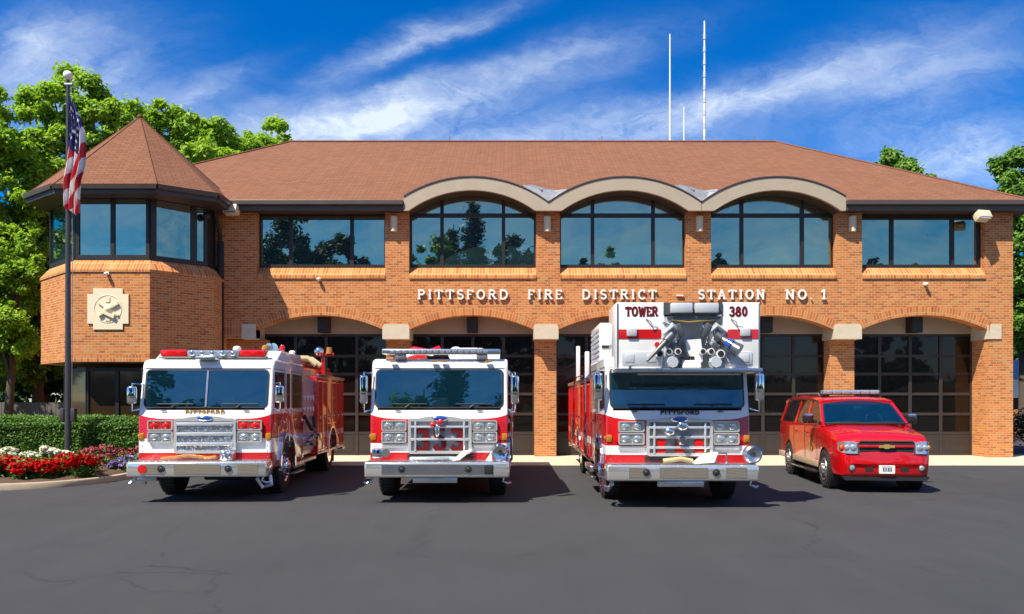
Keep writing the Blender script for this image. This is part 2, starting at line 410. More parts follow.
M = {}
M['asphalt'] = asphalt_mat()
M['concrete'] = mat('concrete_apron', (.52, .45, .34), 0.9, var=.22, vs=1.6, bump=.3)
M['kerb'] = mat('kerb_concrete', (.42, .34, .24), 0.9, var=.25, vs=4, bump=.4)
M['brick'] = brick_mat('brick_wall'); M['soldier'] = brick_mat('brick_soldier', 'soldier'); M['sill_brick'] = brick_mat('brick_sill', 'soldier', 1.08)  # sill brick is the soldier brick, lightened for the sun the slope catches
M['arc_brick'] = brick_mat('brick_arch', 'arc')
M['stone'] = mat('limestone', (.58, .50, .36), 0.85, var=.14, vs=6, bump=.25)
M['stucco'] = mat('stucco', (.46, .36, .27), 0.9, var=.12, vs=2.5, bump=.3)
M['trim'] = mat('tan_trim', (.40, .335, .245), 0.6, var=.10, vs=2.0)
M['bronze'] = mat('dark_bronze', (.030, .025, .023), 0.45, 0.3, var=.25)
M['fascia'] = mat('brown_fascia', (.052, .040, .034), 0.5, var=.2)
M['gutter'] = mat('brown_gutter', (.075, .058, .048), 0.4, var=.15)
M['soffit'] = mat('brown_soffit', (.05, .032, .024), 0.7)
M['shingle'] = shingle_mat('roof_shingle', (.205, .092, .056))
M['ridge'] = shingle_mat('ridge_shingle', (.180, .080, .050))
M['lead'] = mat('grey_flashing', (.42, .42, .42), 0.45, 0.6, var=.35, vs=5)
M['glass'] = glass_mat('window_glass', (.016, .040, .042), 0.38, tint=(.80, .92, .64), wav=0.02)
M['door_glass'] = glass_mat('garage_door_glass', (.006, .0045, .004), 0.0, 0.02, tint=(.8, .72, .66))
M['door_frame'] = mat('garage_door_frame', (.034, .025, .021), 0.5, var=.2)
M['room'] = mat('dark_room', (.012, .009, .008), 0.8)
M['amber_glass'] = glass_mat('bronze_glass', (.034, .019, .008), 0.0, 0.05, tint=(.9, .7, .5))
M['letter'] = mat('letter_offwhite', (.80, .78, .72), 0.45, var=.04)
M['lampbeige'] = mat('lamp_beige', (.62, .55, .38), 0.5, var=.06)
M['chrome'] = mat('chrome', (.80, .81, .83), 0.07, 1.0, var=.04)
M['steel'] = mat('brushed_steel', (.62, .63, .65), 0.28, 1.0, var=.1)
M['tread'] = tread_mat('treadplate')
M['bright'] = mat('bright_trim', (.78, .79, .81), 0.16, 0.55, var=.06, coat=.5)
M['gunmetal'] = mat('gunmetal', (.13, .14, .15), .35, .6, var=.2); M['bumper'] = mat('bumper_chrome', (.80, .79, .76), .14, .78, var=.08)
M['dull'] = mat('dull_metal', (.30, .30, .31), 0.45, 0.7, var=.2)
M['blackr'] = mat('black_rubber', (.018, .018, .019), 0.75, var=.3, vs=8, bump=.3)
M['black'] = mat('black_plastic', (.02, .02, .022), 0.5, var=.2)
M['red'] = mat('red_paint', (.52, .006, .008), 0.25, coat=.8, var=.05)
M['white'] = mat('white_paint', (.80, .80, .79), 0.25, coat=.6, var=.03)
M['wind'] = glass_mat('windshield_glass', (.004, .036, .062), 0.12, 0.01, tint=(.40, .85, 1.0), see=0.55)
M['cabglass'] = glass_mat('cab_side_glass', (.010, .020, .026), 0.10, 0.01, tint=(.7, .85, 1.0))
M['red_lens'] = mat('red_lens', (.62, .008, .006), 0.12, coat=1, var=.25, vs=14)
M['amber'] = mat('amber_lens', (.42, .17, .015), 0.15, coat=.6, var=.3, vs=14)
M['clear'] = mat('clear_lens', (.62, .66, .68), 0.08, 0.7, var=.35, vs=22)
M['gold'] = mat('gold_leaf', (.72, .48, .14), 0.35, 0.6)
M['goldleaf'] = goldleaf_mat('gold_swirl_plate')
M['dkred'] = mat('dark_red_letter', (.13, .003, .006), 0.4)
M['seat'] = mat('grey_seat', (.10, .11, .12), 0.8)
M['hose'] = mat('hose_canvas', (.48, .40, .22), 0.85, vs=12, bump=.4)
M['blue'] = mat('blue_badge', (.01, .06, .35), 0.2, coat=1)
M['grey'] = mat('grey_panel', (.33, .36, .40), 0.4, 0.3, var=.15)
M['greylight'] = mat('light_grey_panel', (.55, .58, .62), 0.4, 0.2, var=.1)
M['bark'] = mat('bark', (.085, .062, .045), 0.95, var=.4, vs=5, bump=.8, bs=14)
M['soil'] = mat('mulch', (.085, .048, .028), 0.95, var=.5, vs=7, bump=.9, bs=30)
M['lawn'] = mat('lawn_ground', (.045, .085, .02), 0.95, var=.4, vs=2, bump=.6)

# ------------------------------------------------------------------ lettering: serif letters drawn as strokes
def arc(cx, cy, rx, ry, a0, a1, n=8): return [(cx + rx * math.cos(R(a0 + (a1 - a0) * i / n)), cy + ry * math.sin(R(a0 + (a1 - a0) * i / n))) for i in range(n + 1)]
G = {
 'P': (.66, [[(.12, 0), (.12, 1)], [(.12, .97), (.36, .97)] + arc(.36, .74, .23, .23, 90, -90) + [(.12, .51)]], [(.12, 0), ]),
 'I': (.34, [[(.17, 0), (.17, 1)]], [(.17, 0), (.17, 1)]),
 'T': (.74, [[(.37, 0), (.37, 1)], [(.04, .96), (.70, .96)], [(.04, .96), (.04, .80)], [(.70, .96), (.70, .80)]], [(.37, 0)]),
 'S': (.60, [arc(.30, .74, .22, .23, 35, 270, 9) + arc(.30, .27, .24, .24, 90, -145, 9)[1:]], []),
 'F': (.62, [[(.12, 0), (.12, 1)], [(.12, .96), (.56, .96)], [(.56, .96), (.56, .80)], [(.12, .52), (.42, .52)]], [(.12, 0)]),
 'O': (.80, [arc(.40, .50, .32, .47, 0, 360, 18)], []),
 'R': (.74, [[(.12, 0), (.12, 1)], [(.12, .97), (.38, .97)] + arc(.38, .745, .21, .225, 90, -90) + [(.12, .52)], [(.36, .52), (.66, .02)]], [(.12, 0), (.66, 0)]),
 'D': (.80, [[(.12, 0), (.12, 1)], [(.12, .97), (.34, .97)] + arc(.34, .50, .36, .47, 90, -90, 12) + [(.12, .03)]], []),
 'E': (.64, [[(.12, 0), (.12, 1)], [(.12, .96), (.56, .96)], [(.56, .96), (.56, .82)], [(.12, .52), (.46, .52)], [(.12, .04), (.58, .04)], [(.58, .04), (.58, .2)]], []),
 'C': (.72, [arc(.40, .50, .32, .47, 48, 312, 14), [(.61, .98), (.61, .76)]], []),
 'A': (.78, [[(.10, 0), (.39, 1)], [(.39, 1), (.68, 0)], [(.2, .34), (.58, .34)]], [(.10, 0), (.68, 0)]),
 'N': (.80, [[(.14, 0), (.14, 1)], [(.14, 1), (.66, 0)], [(.66, 0), (.66, 1)]], [(.14, 0), (.66, 1), (.10, 1)]),
 'W': (1.0, [[(.06, 1), (.28, 0)], [(.28, 0), (.50, .9)], [(.50, .9), (.72, 0)], [(.72, 0), (.94, 1)]], [(.06, 1), (.94, 1)]),
 '-': (.6, [[(.08, .42), (.52, .42)]], []), '.': (.24, [[(.09, .06), (.15, .06)]], []),
 '1': (.46, [[(.23, 0), (.23, 1)], [(.23, 1), (.06, .80)]], [(.23, 0)]),
 '3': (.60, [arc(.28, .75, .22, .22, 150, -80, 9) + arc(.28, .26, .25, .25, 85, -150, 9)], []),
 '8': (.62, [arc(.31, .75, .19, .21, 0, 360, 12), arc(.31, .26, .24, .25, 0, 360, 12)], []),
 '0': (.62, [arc(.31, .50, .22, .47, 0, 360, 16)], []),
 '5': (.60, [[(.52, .95), (.12, .95)], [(.12, .95), (.12, .56)], [(.12, .56), (.30, .58)] + arc(.28, .31, .25, .27, 80, -150, 10)], []),
}
def letters(b, text, x0, x1, z0, h, y, depth, t=0.17, m=0, gap=0.14, serif=0.14, tilt=0.0):
    """strokes of text between x0 and x1, front at y, reaching back by depth"""
    adv = sum(G[c][0] + gap for c in text) - gap; sx = (x1 - x0) / adv; x = x0; k = 0
    def seg(p, q, tt):
        nonlocal k
        P, Q = Vector((x + p[0] * sx, z0 + p[1] * h)), Vector((x + q[0] * sx, z0 + q[1] * h)); d = (Q - P)
        if d.length < 1e-6: return
        d.normalize(); nrm = Vector((-d.y, d.x)) * tt / 2; P = P - d * tt * 0.28; Q = Q + d * tt * 0.28
        k += 1; e = 0.0005 * (k % 9)
        b.prism([tuple(P + nrm), tuple(Q + nrm), tuple(Q - nrm), tuple(P - nrm)], 'y', y - e, y + depth, m)
    th = t * h
    for c in text:
        w, strokes, serifs = G[c]
        for s_ in strokes:
            for p, q in zip(s_, s_[1:]): seg(p, q, th * (0.6 if (abs(p[1] - q[1]) < 0.01 and len(s_) == 2) else 1.0))
        for p in serifs:
            seg((p[0] - serif, min(max(p[1], .04), .96)), (p[0] + serif, min(max(p[1], .04), .96)), th * 0.5)
        x += (w + gap) * sx
    return b
# ------------------------------------------------------------------ ground
def sheet(name, pts, z, m, kind='structure'):
    b = B(); b.quad([(x, y, z) for x, y in pts]); return tag(b.obj(name, m, smooth=0), kind=kind)
sheet('ground', [(-900, -900), (900, -900), (900, 900), (-900, 900)], -0.012, M['lawn'])
sheet('parking_lot', [(-60, -14), (60, -14), (60, D - 0.2), (-60, D - 0.2)], 0.0, M['asphalt'])
b = B(); b.box(-9.0, 20.0, D - 3.15, D + 1.3, -0.05, 0.02, bev=0.006)
tag(b.obj('concrete_path', M['concrete'], smooth=0), kind='structure')
sheet('street', [(-300, -32), (300, -32), (300, -20), (-300, -20)], 0.0, M['asphalt'])
sheet('side_path', [(17.5, D - 0.1), (60, D - 0.1), (60, D + 22), (17.5, D + 22)], 0.0, M['asphalt'])

kerb_line = [(-30, 16.2), (-20, 16.3), (-15, 16.45), (-12.5, 16.65), (-11.2, 16.85), (-10.4, 17.1), (-9.75, 17.5), (-9.3, 18.1), (-9.05, 18.9), (-8.98, 20), (-9.0, 24.2)]
def smooth_line(pts, n=6):
    out = []
    for i in range(len(pts) - 1):
        p0 = Vector(pts[max(i - 1, 0)]); p1 = Vector(pts[i]); p2 = Vector(pts[i + 1]); p3 = Vector(pts[min(i + 2, len(pts) - 1)])
        for k in range(n):
            t = k / n
            out.append(0.5 * ((2 * p1) + (p2 - p0) * t + (2 * p0 - 5 * p1 + 4 * p2 - p3) * t * t + (3 * p1 - p0 - 3 * p2 + p3) * t ** 3))
    out.append(Vector(pts[-1])); return out
KL = smooth_line(kerb_line)
def offset_line(L, o):
    r = []
    for i, p in enumerate(L):
        d = (L[min(i + 1, len(L) - 1)] - L[max(i - 1, 0)]).normalized(); r.append(p + Vector((-d.y, d.x)) * o)
    return r
KI = offset_line(KL, 0.16); b = B(); prev = None
for p, q in zip(KL, KI):
    q0 = p + (q - p) * 0.12
    ring = [b.bm.verts.new((p.x, p.y, -.02)), b.bm.verts.new((p.x, p.y, .105)), b.bm.verts.new((q0.x, q0.y, .13)), b.bm.verts.new((q.x, q.y, .13)), b.bm.verts.new((q.x, q.y, .0))]
    if prev:
        for k in range(4): b.bm.faces.new((prev[k], prev[k + 1], ring[k + 1], ring[k]))
    prev = ring
tag(b.obj('kerb', M['kerb'], smooth=50), kind='structure')
b = B(); prev = None
for i, q in enumerate(KI):
    ring = []
    for k in range(9):
        t = k / 8; yy = q.y + (24.4 - q.y) * t
        ring.append(b.bm.verts.new((q.x * (1 - t) + (q.x if q.x < -9.3 else -9.3) * t, yy, 0.10 + 0.12 * math.sin(min(t * 3, 1) * 1.57) + 0.02 * mnoise.noise((q.x * 3, yy * 3, 0)))))
    if prev:
        for k in range(8): b.bm.faces.new((prev[k], prev[k + 1], ring[k + 1], ring[k]))
    prev = ring
tag(b.obj('bed_ground', M['soil'], smooth=60), kind='structure')

# ------------------------------------------------------------------ fire station
def fx(px, y=0.0): return PX(px, D + y)
def fz(py, y=0.0): return PZ(py, D + y)
ST_ = empty('fire_station', (0, D, 0))
tag(ST_, 'orange brick fire station with brown shingle roof, arched garage bays and corner tower', 'fire station')
XL, XR = fx(222), fx(1013)
capx = [(242, 256), (383, 409), (534, 558), (684, 710), (834, 861), (988, 1001)]
bays = [(256, 383), (409, 534), (558, 684), (710, 834), (861, 988)]
Zsp, Zcr, Zcb, Zct, Zsill = fz(329.5), fz(315), fz(339), fz(324), fz(275.5)
def arc_pts(xa, xb, zs, zc, n=20):
    c = (xa + xb) / 2; h = (xb - xa) / 2; s_ = zc - zs; r = (h * h + s_ * s_) / (2 * s_); zc0 = zc - r; a0 = math.asin(h / r)
    return [(c + r * math.sin(-a0 + 2 * a0 * i / n), zc0 + r * math.cos(-a0 + 2 * a0 * i / n)) for i in range(n + 1)], (c, zc0, r, a0)
low = [(XL, fz(338)), (fx(242), fz(338))]
rings = []
for (a, c) in bays:
    pts, inf = arc_pts(fx(a), fx(c), Zsp, Zcr); rings.append(inf)
    low += [(fx(a) - 0.001, Zsp - 0.12), *pts, (fx(c) + 0.001, Zsp - 0.12)]
low += [(fx(988) + 0.01, 0.0), (XR, 0.0)]
b = B()
# spandrel wall built bay by bay so that each face is simple
edges_x = [XL, *[fx((bays[i][1] + bays[i + 1][0]) / 2) for i in range(4)], fx(988) + 0.01]
for i, (a, c) in enumerate(bays):
    pts, inf = arc_pts(fx(a), fx(c), Zsp, Zcr)
    x0, x1 = edges_x[i], edges_x[i + 1]
    zl = fz(338) if i == 0 else Zsp - .1
    if i == 0:
        poly = [(x0, Zsill), (x0, zl), (fx(256), zl), *pts, (x1, Zsp), (x1, Zsill)]
    elif i == 4: poly = [(x0, Zsill), (x0, Zsp), *pts, (x1, Zsill)]
    else: poly = [(x0, Zsill), (x0, Zsp), *pts, (x1, Zsp), (x1, Zsill)]
    b.prism(poly, 'y', 0.0, 0.45)
b.box(fx(988) + .012, XR, 0, 1.1, 0, Zsill)                         # end pier to the ground
piers_up = [(222, 257), (385, 409), (536, 560), (686, 711), (836, 862), (985, 1013)]
for a, c in piers_up: b.box(fx(a) if a != 222 else XL, fx(c), 0.0, 0.45, Zsill, 7.98)
b.box(XR - .3, XR - .002, 1.1, 16, 0, 7.98); b.box(-14.2, XR - .3, 15.7, 16, 0, 7.98); b.box(-14.2, -13.9, 0.6, 15.7, 0, 7.98)
b.box(-10.0, XL - .002, 0.0, 0.5, 0, 7.98)
b.obj('wall', M['brick'], ST_, smooth=0)
b = B(); b.box(XL + .002, fx(242) - .002, -.008, .0, fz(338), fz(322)); b.obj('soldier_course', M['soldier'], ST_, smooth=0)
# lower piers set back under the arches
for a, c in ((222, 262), *capx[1:5]):
    b = B(); b.box(fx(a) + (0.03 if a != 222 else 0), fx(c) - .03, 0.45, 1.1, 0.0, Zcb + 0.02); b.obj('pier', M['brick'], ST_, smooth=0)
for i, (a, c) in enumerate(capx):
    b = B(); x0, x1 = fx(a), fx(c)
    if i in (0, 5):
        b.prism([(x0 + (.10 if i == 5 else 0), Zct), (x0, Zcb), (x1, Zcb), (x1, Zct)], 'y', -0.035, 1.0 if i == 0 else -0.001)
        if i == 5: b.box(x0 - .03, x0 + .01, -.03, .95, Zcb, Zct - .02)
    else: b.prism([(x0 + .05, Zct), (x0 - .015, Zct - .10), (x0 - .015, Zcb), (x1 + .015, Zcb), (x1 + .015, Zct - .10), (x1 - .05, Zct)], 'y', -0.035, 1.05)
    b.obj('capital', M['stone'], ST_, smooth=0)
for (c, z0, r, a0) in rings:
    b = B(); n = 28; inner = []; outer = []
    for i in range(n + 1):
        t = -a0 * 0.985 + 2 * a0 * 0.985 * i / n; inner.append((math.sin(t) * (r - .006), math.cos(t) * (r - .006)))
        outer.append((math.sin(t) * (r + .275), math.cos(t) * (r + .275)))
    for i in range(n): b.prism([inner[i], inner[i + 1], outer[i + 1], outer[i]], 'y', -0.012, 0.44)
    b.obj('brick_arch', M['arc_brick'], ST_, loc=(c, 0, z0), smooth=0)
# tympanum and opener box in each bay, door below
ZD = fz(334, .95)
for i, (a, c) in enumerate(bays):
    b = B(); b.box(fx(a) - .25, fx(c) + .1, 0.93, 1.12, ZD, Zcr + .25); b.obj('tympanum', M['stucco'], ST_, smooth=0)
    cx = (fx(a) + fx(c)) / 2
    b = B(); b.box(cx - .17, cx + .17, .45, .925, ZD + .02, Zcr + .1); b.obj('bracket', M['bronze'], ST_, smooth=0)
rows = [334, 356, 374, 394, 414, 433, 458.8]; zr = [PZ(p, D + .97) for p in rows]; zr[-1] = 0.03
DW = fx(383) - fx(256)
def door():
    f = B(); h = DW / 2; cols = [-h, -h / 2, 0, h / 2, h]
    for z in zr[1:-1]: f.box(-h, h, -.02, .04, z - .045, z + .045)
    for x in cols: f.box(x - .05, x + .05, -.035, .03, 0.03, ZD)
    f.box(-h, h, -.012, .04, 0.03, zr[5] - .05); f.box(-h, h, -.03, .04, ZD - .08, ZD)
    for i in range(4):
        f.box(cols[i] + .12, cols[i + 1] - .12, -.024, -.01, .14, zr[5] - .16)
    d = f.obj('garage_door', M['door_frame'], ST_, smooth=0)
    g = B(); g.box(-h, h, .012, .035, zr[5] - .02, ZD - .03); g.obj('glass', M['door_glass'], d, smooth=0); return d
d0 = door()
for i, (a, c) in enumerate(bays):
    d = d0 if i == 0 else copy_tree(d0, ST_); d.location = ((fx(a) + fx(c)) / 2, 0.985, 0)
b = B(); b.box(XL, XR - .31, 1.13, 1.2, 0, 8.0); b.obj('dark_backing', M['room'], ST_, smooth=0)  # near-black sheet behind the doors, standing in for the unlit inside
b = B(); b.box(fx(222), XR, .5, .9, Zsill - .3, Zsill - .2); b.obj('bay_ceiling', M['soffit'], ST_, smooth=0)

# sloping brick sills and the windows above
YG = 0.32
def sill(xa, xb):
    b = B(); zb, zt = Zsill, fz(267, .30)
    b.prism([(-.045, zb - .10), (-.045, zb + .0), (YG - .02, zt), (YG - .02, zb - .10)], 'x', xa + .003, xb - .003)
    b.obj('brick_sill', M['sill_brick'], ST_, smooth=0)
def window(xa, xb, ztop, mull, arch=None, zh=None):
    zb = fz(267, .30)
    f = B(); t = .055
    f.box(xa, xb, YG - .07, YG + .05, zb - .02, zb + .07)
    for mx in mull: f.box(mx - t, mx + t, YG - .06, YG + .03, zb + .07, (ztop if arch is None else 8.47) - .07)
    f.box(xa, xa + .06, YG - .07, YG + .03, zb + .07, 8.0 if arch else ztop - .07); f.box(xb - .06, xb, YG - .07, YG + .03, zb + .07, 8.0 if arch else ztop - .07)
    if arch is None: f.box(xa, xb, YG - .08, YG + .05, ztop - .07, ztop + .35)
    else: f.box(xa + .06, xb - .06, YG - .065, YG + .032, zh - .06, zh + .06)
    w = f.obj('window', M['bronze'], ST_, smooth=0)
    g = B()
    xs = [xa + .05] + list(mull) + [xb - .05]
    for i in range(len(xs) - 1):
        yy = YG + 0.001 * (i % 2)
        if arch is None: g.box(xs[i], xs[i + 1], yy, yy + .02, zb, ztop - .02)
        else: g.box(xs[i], xs[i + 1], yy, yy + .02, zb, 8.56)
    g.obj('pane', M['glass'], w, smooth=0)
for a, c in ((257, 385), (409, 536), (560, 686), (711, 836), (862, 985)): sill(fx(a), fx(c))
window(fx(257), fx(385), fz(215, .3), [fx(291, .3), fx(352, .3)])
window(fx(862), fx(985), fz(217, .3), [fx(891.5, .3), fx(952, .3)])
AC = [fx(472.5), fx(623.2), fx(773.5)]
for cx, ml in zip(AC, ((442, 503.5), (592.5, 653), (741.5, 802))):
    window(cx - 2.03, cx + 2.03, 0, [fx(p, .3) for p in ml], arch=True, zh=fz(215.5, .3))
# wave-shaped tan eave trim, barrel roofs and their soffits
YE = -0.38; ZI0, ZI1, ZO0, ZO1 = PZ(211, D + YE), PZ(190.5, D + YE), PZ(203.5, D + YE), PZ(178, D + YE)
HP = (AC[1] - AC[0]) / 2
inner_pts, ii = arc_pts(-1.99, 1.99, ZI0, ZI1, 28); outer_pts, oo = arc_pts(-HP, HP, ZO0, ZO1, 32)
for k, cx in enumerate(AC):
    b = B()
    O = [(x, z) for x, z in outer_pts if (x > -2.15 or k > 0) and (x < 2.15 or k < 2)]
    I = list(inner_pts)
    xa, xb = O[0][0], O[-1][0]
    poly = [(xa, ZI0 - .03 if k == 0 else ZI0)] + O + [(xb, ZI0)] + I[::-1]
    # strip between the outer and inner line, sampled so that it never overlaps itself
    N = 60; up = lambda x: oo[1] + math.sqrt(oo[2] ** 2 - x * x); dn = lambda x: (ii[1] + math.sqrt(ii[2] ** 2 - x * x)) if abs(x) < 1.99 else ZI0
    xs = [xa + (xb - xa) * i / N for i in range(N + 1)]
    b.prism([(cx + x, up(x)) for x in xs] + [(cx + x, dn(x)) for x in reversed(xs)], 'y', YE - .06, YE + .06)
    b.obj('eave_trim', M['trim'], ST_, smooth=40)
    b = B()
    b.prism([(cx + x, up(x) + .035) for x in xs] + [(cx + x, up(x) - .05) for x in reversed(xs)], 'y', YE - .02, YE + 1.75)
    b.obj('barrel_roof', M['shingle'], ST_, smooth=40)
    b = B()
    b.prism([(cx + x, up(x) + .05) for x in xs] + [(cx + x, up(x) + .012) for x in reversed(xs)], 'y', YE - .085, YE - .021)
    b.obj('drip_edge', M['gutter'], ST_, smooth=40)
    b = B(); n = 28
    xs2 = [-1.99 + 3.98 * i / n for i in range(n + 1)]
    b.prism([(cx + x, dn(x * .9999) + .06) for x in xs2] + [(cx + x, dn(x * .9999) - .0) for x in reversed(xs2)], 'y', YE + .061, YG + .2)
    b.obj('soffit', M['soffit'], ST_, smooth=40)
for xv in (AC[0] - HP, AC[0] + HP, AC[1] + HP, AC[2] + HP):
    b = B(); b.box(xv - .42, xv + .42, YE + .061, 0.0, 7.90, 7.94); b.obj('soffit', M['soffit'], ST_, smooth=0)
# main roof
ZE, SL = 8.11, 0.517
def zroof(y): return ZE + SL * (y - YE)
YR = 8.0; ZR = PZ(142, D + YR); SL = (ZR - ZE) / (YR - YE)
RXL, RXR = PX(290, D + YR), PX(776, D + YR); EXL, EXR = -14.9, PX(1036, D + YE); YB = 16.9
b = B()
def rq(pts): b.quad(pts)
xa, xd = AC[0] - 2.1, AC[2] + 2.1
front_y = []
segs = [(EXL, AC[0] - 2.12, YE), (AC[0] - 2.12, AC[0] + 2.12, .42), (AC[0] + 2.12, AC[1] - 2.12, YE + .02), (AC[1] - 2.12, AC[1] + 2.12, .42),
        (AC[1] + 2.12, AC[2] - 2.12, YE + .02), (AC[2] - 2.12, AC[2] + 2.12, .42), (AC[2] + 2.12, EXR, YE)]
Y2 = 1.2; x2l = EXL + (RXL - EXL) * (Y2 - YE) / (YR - YE); x2r = EXR + (RXR - EXR) * (Y2 - YE) / (YR - YE)
for i, (x0, x1, y0) in enumerate(segs):
    q0 = x2l if i == 0 else x0; q1 = x2r if i == 6 else x1
    rq([(x0, y0, zroof(y0)), (x1, y0, zroof(y0)), (q1, Y2, zroof(Y2)), (q0, Y2, zroof(Y2))])
top = [(x2l, Y2, zroof(Y2))] + [(s_[1], Y2, zroof(Y2)) for s_ in segs[:-1]] + [(x2r, Y2, zroof(Y2)), (RXR, YR, ZR), (RXL, YR, ZR)]
rq(top)
rq([(EXR, YE, ZE), (EXR, YB, ZE), (RXR, YR, ZR)]); rq([(EXL, YB, ZE), (EXL, YE, ZE), (RXL, YR, ZR)]); rq([(EXR, YB, ZE), (EXL, YB, ZE), (RXL, YR, ZR), (RXR, YR, ZR)])
rf = b.obj('roof', M['shingle'], ST_, smooth=0)
b = B(); b.tube([(RXL, YR, ZR), (RXR, YR, ZR)], .07, 6); b.tube([(RXR, YR, ZR), (EXR, YE, ZE)], .05, 6); b.tube([(RXL, YR, ZR), (EXL, YE, ZE)], .05, 6)
b.obj('ridge_cap', M['ridge'], rf, smooth=60)
for k, xx in enumerate((PX(449, D + YR), PX(602, D + YR), PX(755, D + YR))):
    b = B(); b.cyl((xx, YR + .2, ZR - .3), (xx, YR + .2, ZR + .30), .03, n=6); b.obj('vent_pipe', M['dull'], rf)
for x0, x1 in ((PX(224, D + YE), AC[0] - 2.16), (AC[2] + 2.16, EXR + .02)):
    b = B(); b.box(x0, x1, YE - .14, YE + .0, ZE - .13, ZE + .015, bev=.012); b.box(x0, x1, YE - .02, YE + .05, ZE - .29, ZE - .04)
    b.obj('gutter', M['gutter'], ST_, smooth=0)
    b = B(); b.box(x0, x1, YE + .05, 0.44, ZE - .28, ZE - .24); b.obj('soffit', M['soffit'], ST_, smooth=0)
b = B(); b.box(EXR - .06, EXR + .03, YE, YB, ZE - .27, ZE - .02); b.obj('rake_board', M['fascia'], ST_, smooth=0)
# grey flashing in the valleys between the barrels
for xv in (AC[0] + HP, AC[1] + HP):
    b = B()
    b.slab([(xv - .85, YE + .12, 8.66), (xv - .05, YE - .02, ZO0 + .06), (xv + .5, YE + .3, 8.42), (xv + .3, YE + .9, 8.68)], .03)
    b.slab([(xv + .02, YE - .01, ZO0 + .07), (xv + .55, YE + .06, 8.44), (xv + .6, YE + .4, 8.6), (xv + .1, YE + .5, 8.55)], .03)
    b.slab([(xv - .7, YE + .3, 8.70), (xv - .2, YE + .12, 8.50), (xv - .05, YE + .45, 8.62), (xv - .5, YE + .6, 8.78)], .05)
    b.obj('flashing', M['lead'], ST_, smooth=20)

# tower
TB, TC, TD, TA = (-12.99, -2.25), (-10.59, -2.25), (-9.21, -.87), (-14.79, -.45)
def octo(o):
    """tower outline moved outwards by o"""
    k = o * math.tan(R(22.5))
    return [(TA[0] - o, .6), (TA[0] - o, TA[1] - k), (TB[0] - k, TB[1] - o), (TC[0] + k, TC[1] - o), (TD[0] + o, TD[1] - k), (TD[0] + o, .3)]
ZT0, ZT1, ZT2, ZTH = PZ(361.7, D - 2.25), PZ(269.5, D - 2.25), PZ(259, D - 2.1), PZ(197.5, D - 2.0)
b = B(); b.prism(octo(0), 'z', ZT0 + .2, ZT1); b.obj('tower_wall', M['brick'], ST_, smooth=0)
b = B(); b.prism(octo(0.004), 'z', ZT0, ZT0 + .2); b.obj('soldier_course', M['soldier'], ST_, smooth=0)
b = B(); o1, o0 = octo(-.24), octo(.03)
for i in range(5):
    p, q, r_, s_ = o0[i], o0[i + 1], o1[i + 1], o1[i]
    b.quad([(*p, ZT1), (*q, ZT1), (*r_, ZT2), (*s_, ZT2)]); b.quad([(*p, ZT1 - .07), (*q, ZT1 - .07), (*q, ZT1), (*p, ZT1)])
b.quad([(x, y, ZT2 - .001) for x, y in o1])
b.obj('brick_sill', M['sill_brick'], ST_, smooth=0)
# tower windows: one frame per face, panes as its children
def lerp(p, q, t): return (p[0] + (q[0] - p[0]) * t, p[1] + (q[1] - p[1]) * t)
wo = octo(-.26)
b = B(); b.prism(octo(-.36), 'z', ZT2, 8.0); b.obj('tower_room', M['room'], ST_, smooth=0)
def face_window(p, q, fr, name='window', z0=ZT2, z1=ZTH, gm='glass', t=.07, fm='bronze'):
    P, Q = Vector(p), Vector(q); L = (Q - P).length; a = math.atan2(Q.y - P.y, Q.x - P.x)
    f = B(); f.box(0, L, -.05, .06, z0 - .02, z0 + .13); f.box(0, L, -.05, .06, z1 - .06, z1 + .32 if z1 > 6 else z1 + .05)
    for x in fr: f.box(max(x * L - t, 0), min(x * L + t, L), -.045, .05, z0 + .13, z1 - .06)
    w = f.obj(name, M[fm], ST_, loc=(P.x, P.y, 0), rz=a, smooth=0)
    g = B()
    for i in range(len(fr) - 1): g.box(fr[i] * L, fr[i + 1] * L, .0 + .001 * (i % 2), .025, z0 + .1, z1 - .04)
    g.obj('pane', M[gm], w, smooth=0)
face_window(wo[1], wo[2], [0, 1], t=.09); face_window(wo[2], wo[3], [0.02, .5, .98], t=.06); face_window(wo[3], wo[4], [0.05, .76, 1.0], t=.09)
face_window(wo[4], wo[5], [0, 1], gm='room'); face_window(wo[0], wo[1], [0, 1], gm='room')
b = B(); b.prism(octo(-.62), 'z', ZT0 - .04, ZT0 - .001); b.obj('soffit', M['soffit'], ST_, smooth=0)
lo = octo(-.62)
for i, fr in ((1, [0, 1]), (2, [0, .48, 1]), (3, [0, .5, 1])): face_window(lo[i], lo[i + 1], fr, 'lower_window', .25, ZT0 - .2, 'amber_glass', .05)
b = B(); b.prism(octo(-.58), 'z', 0, .24); b.obj('plinth', M['stone'], ST_, smooth=0)
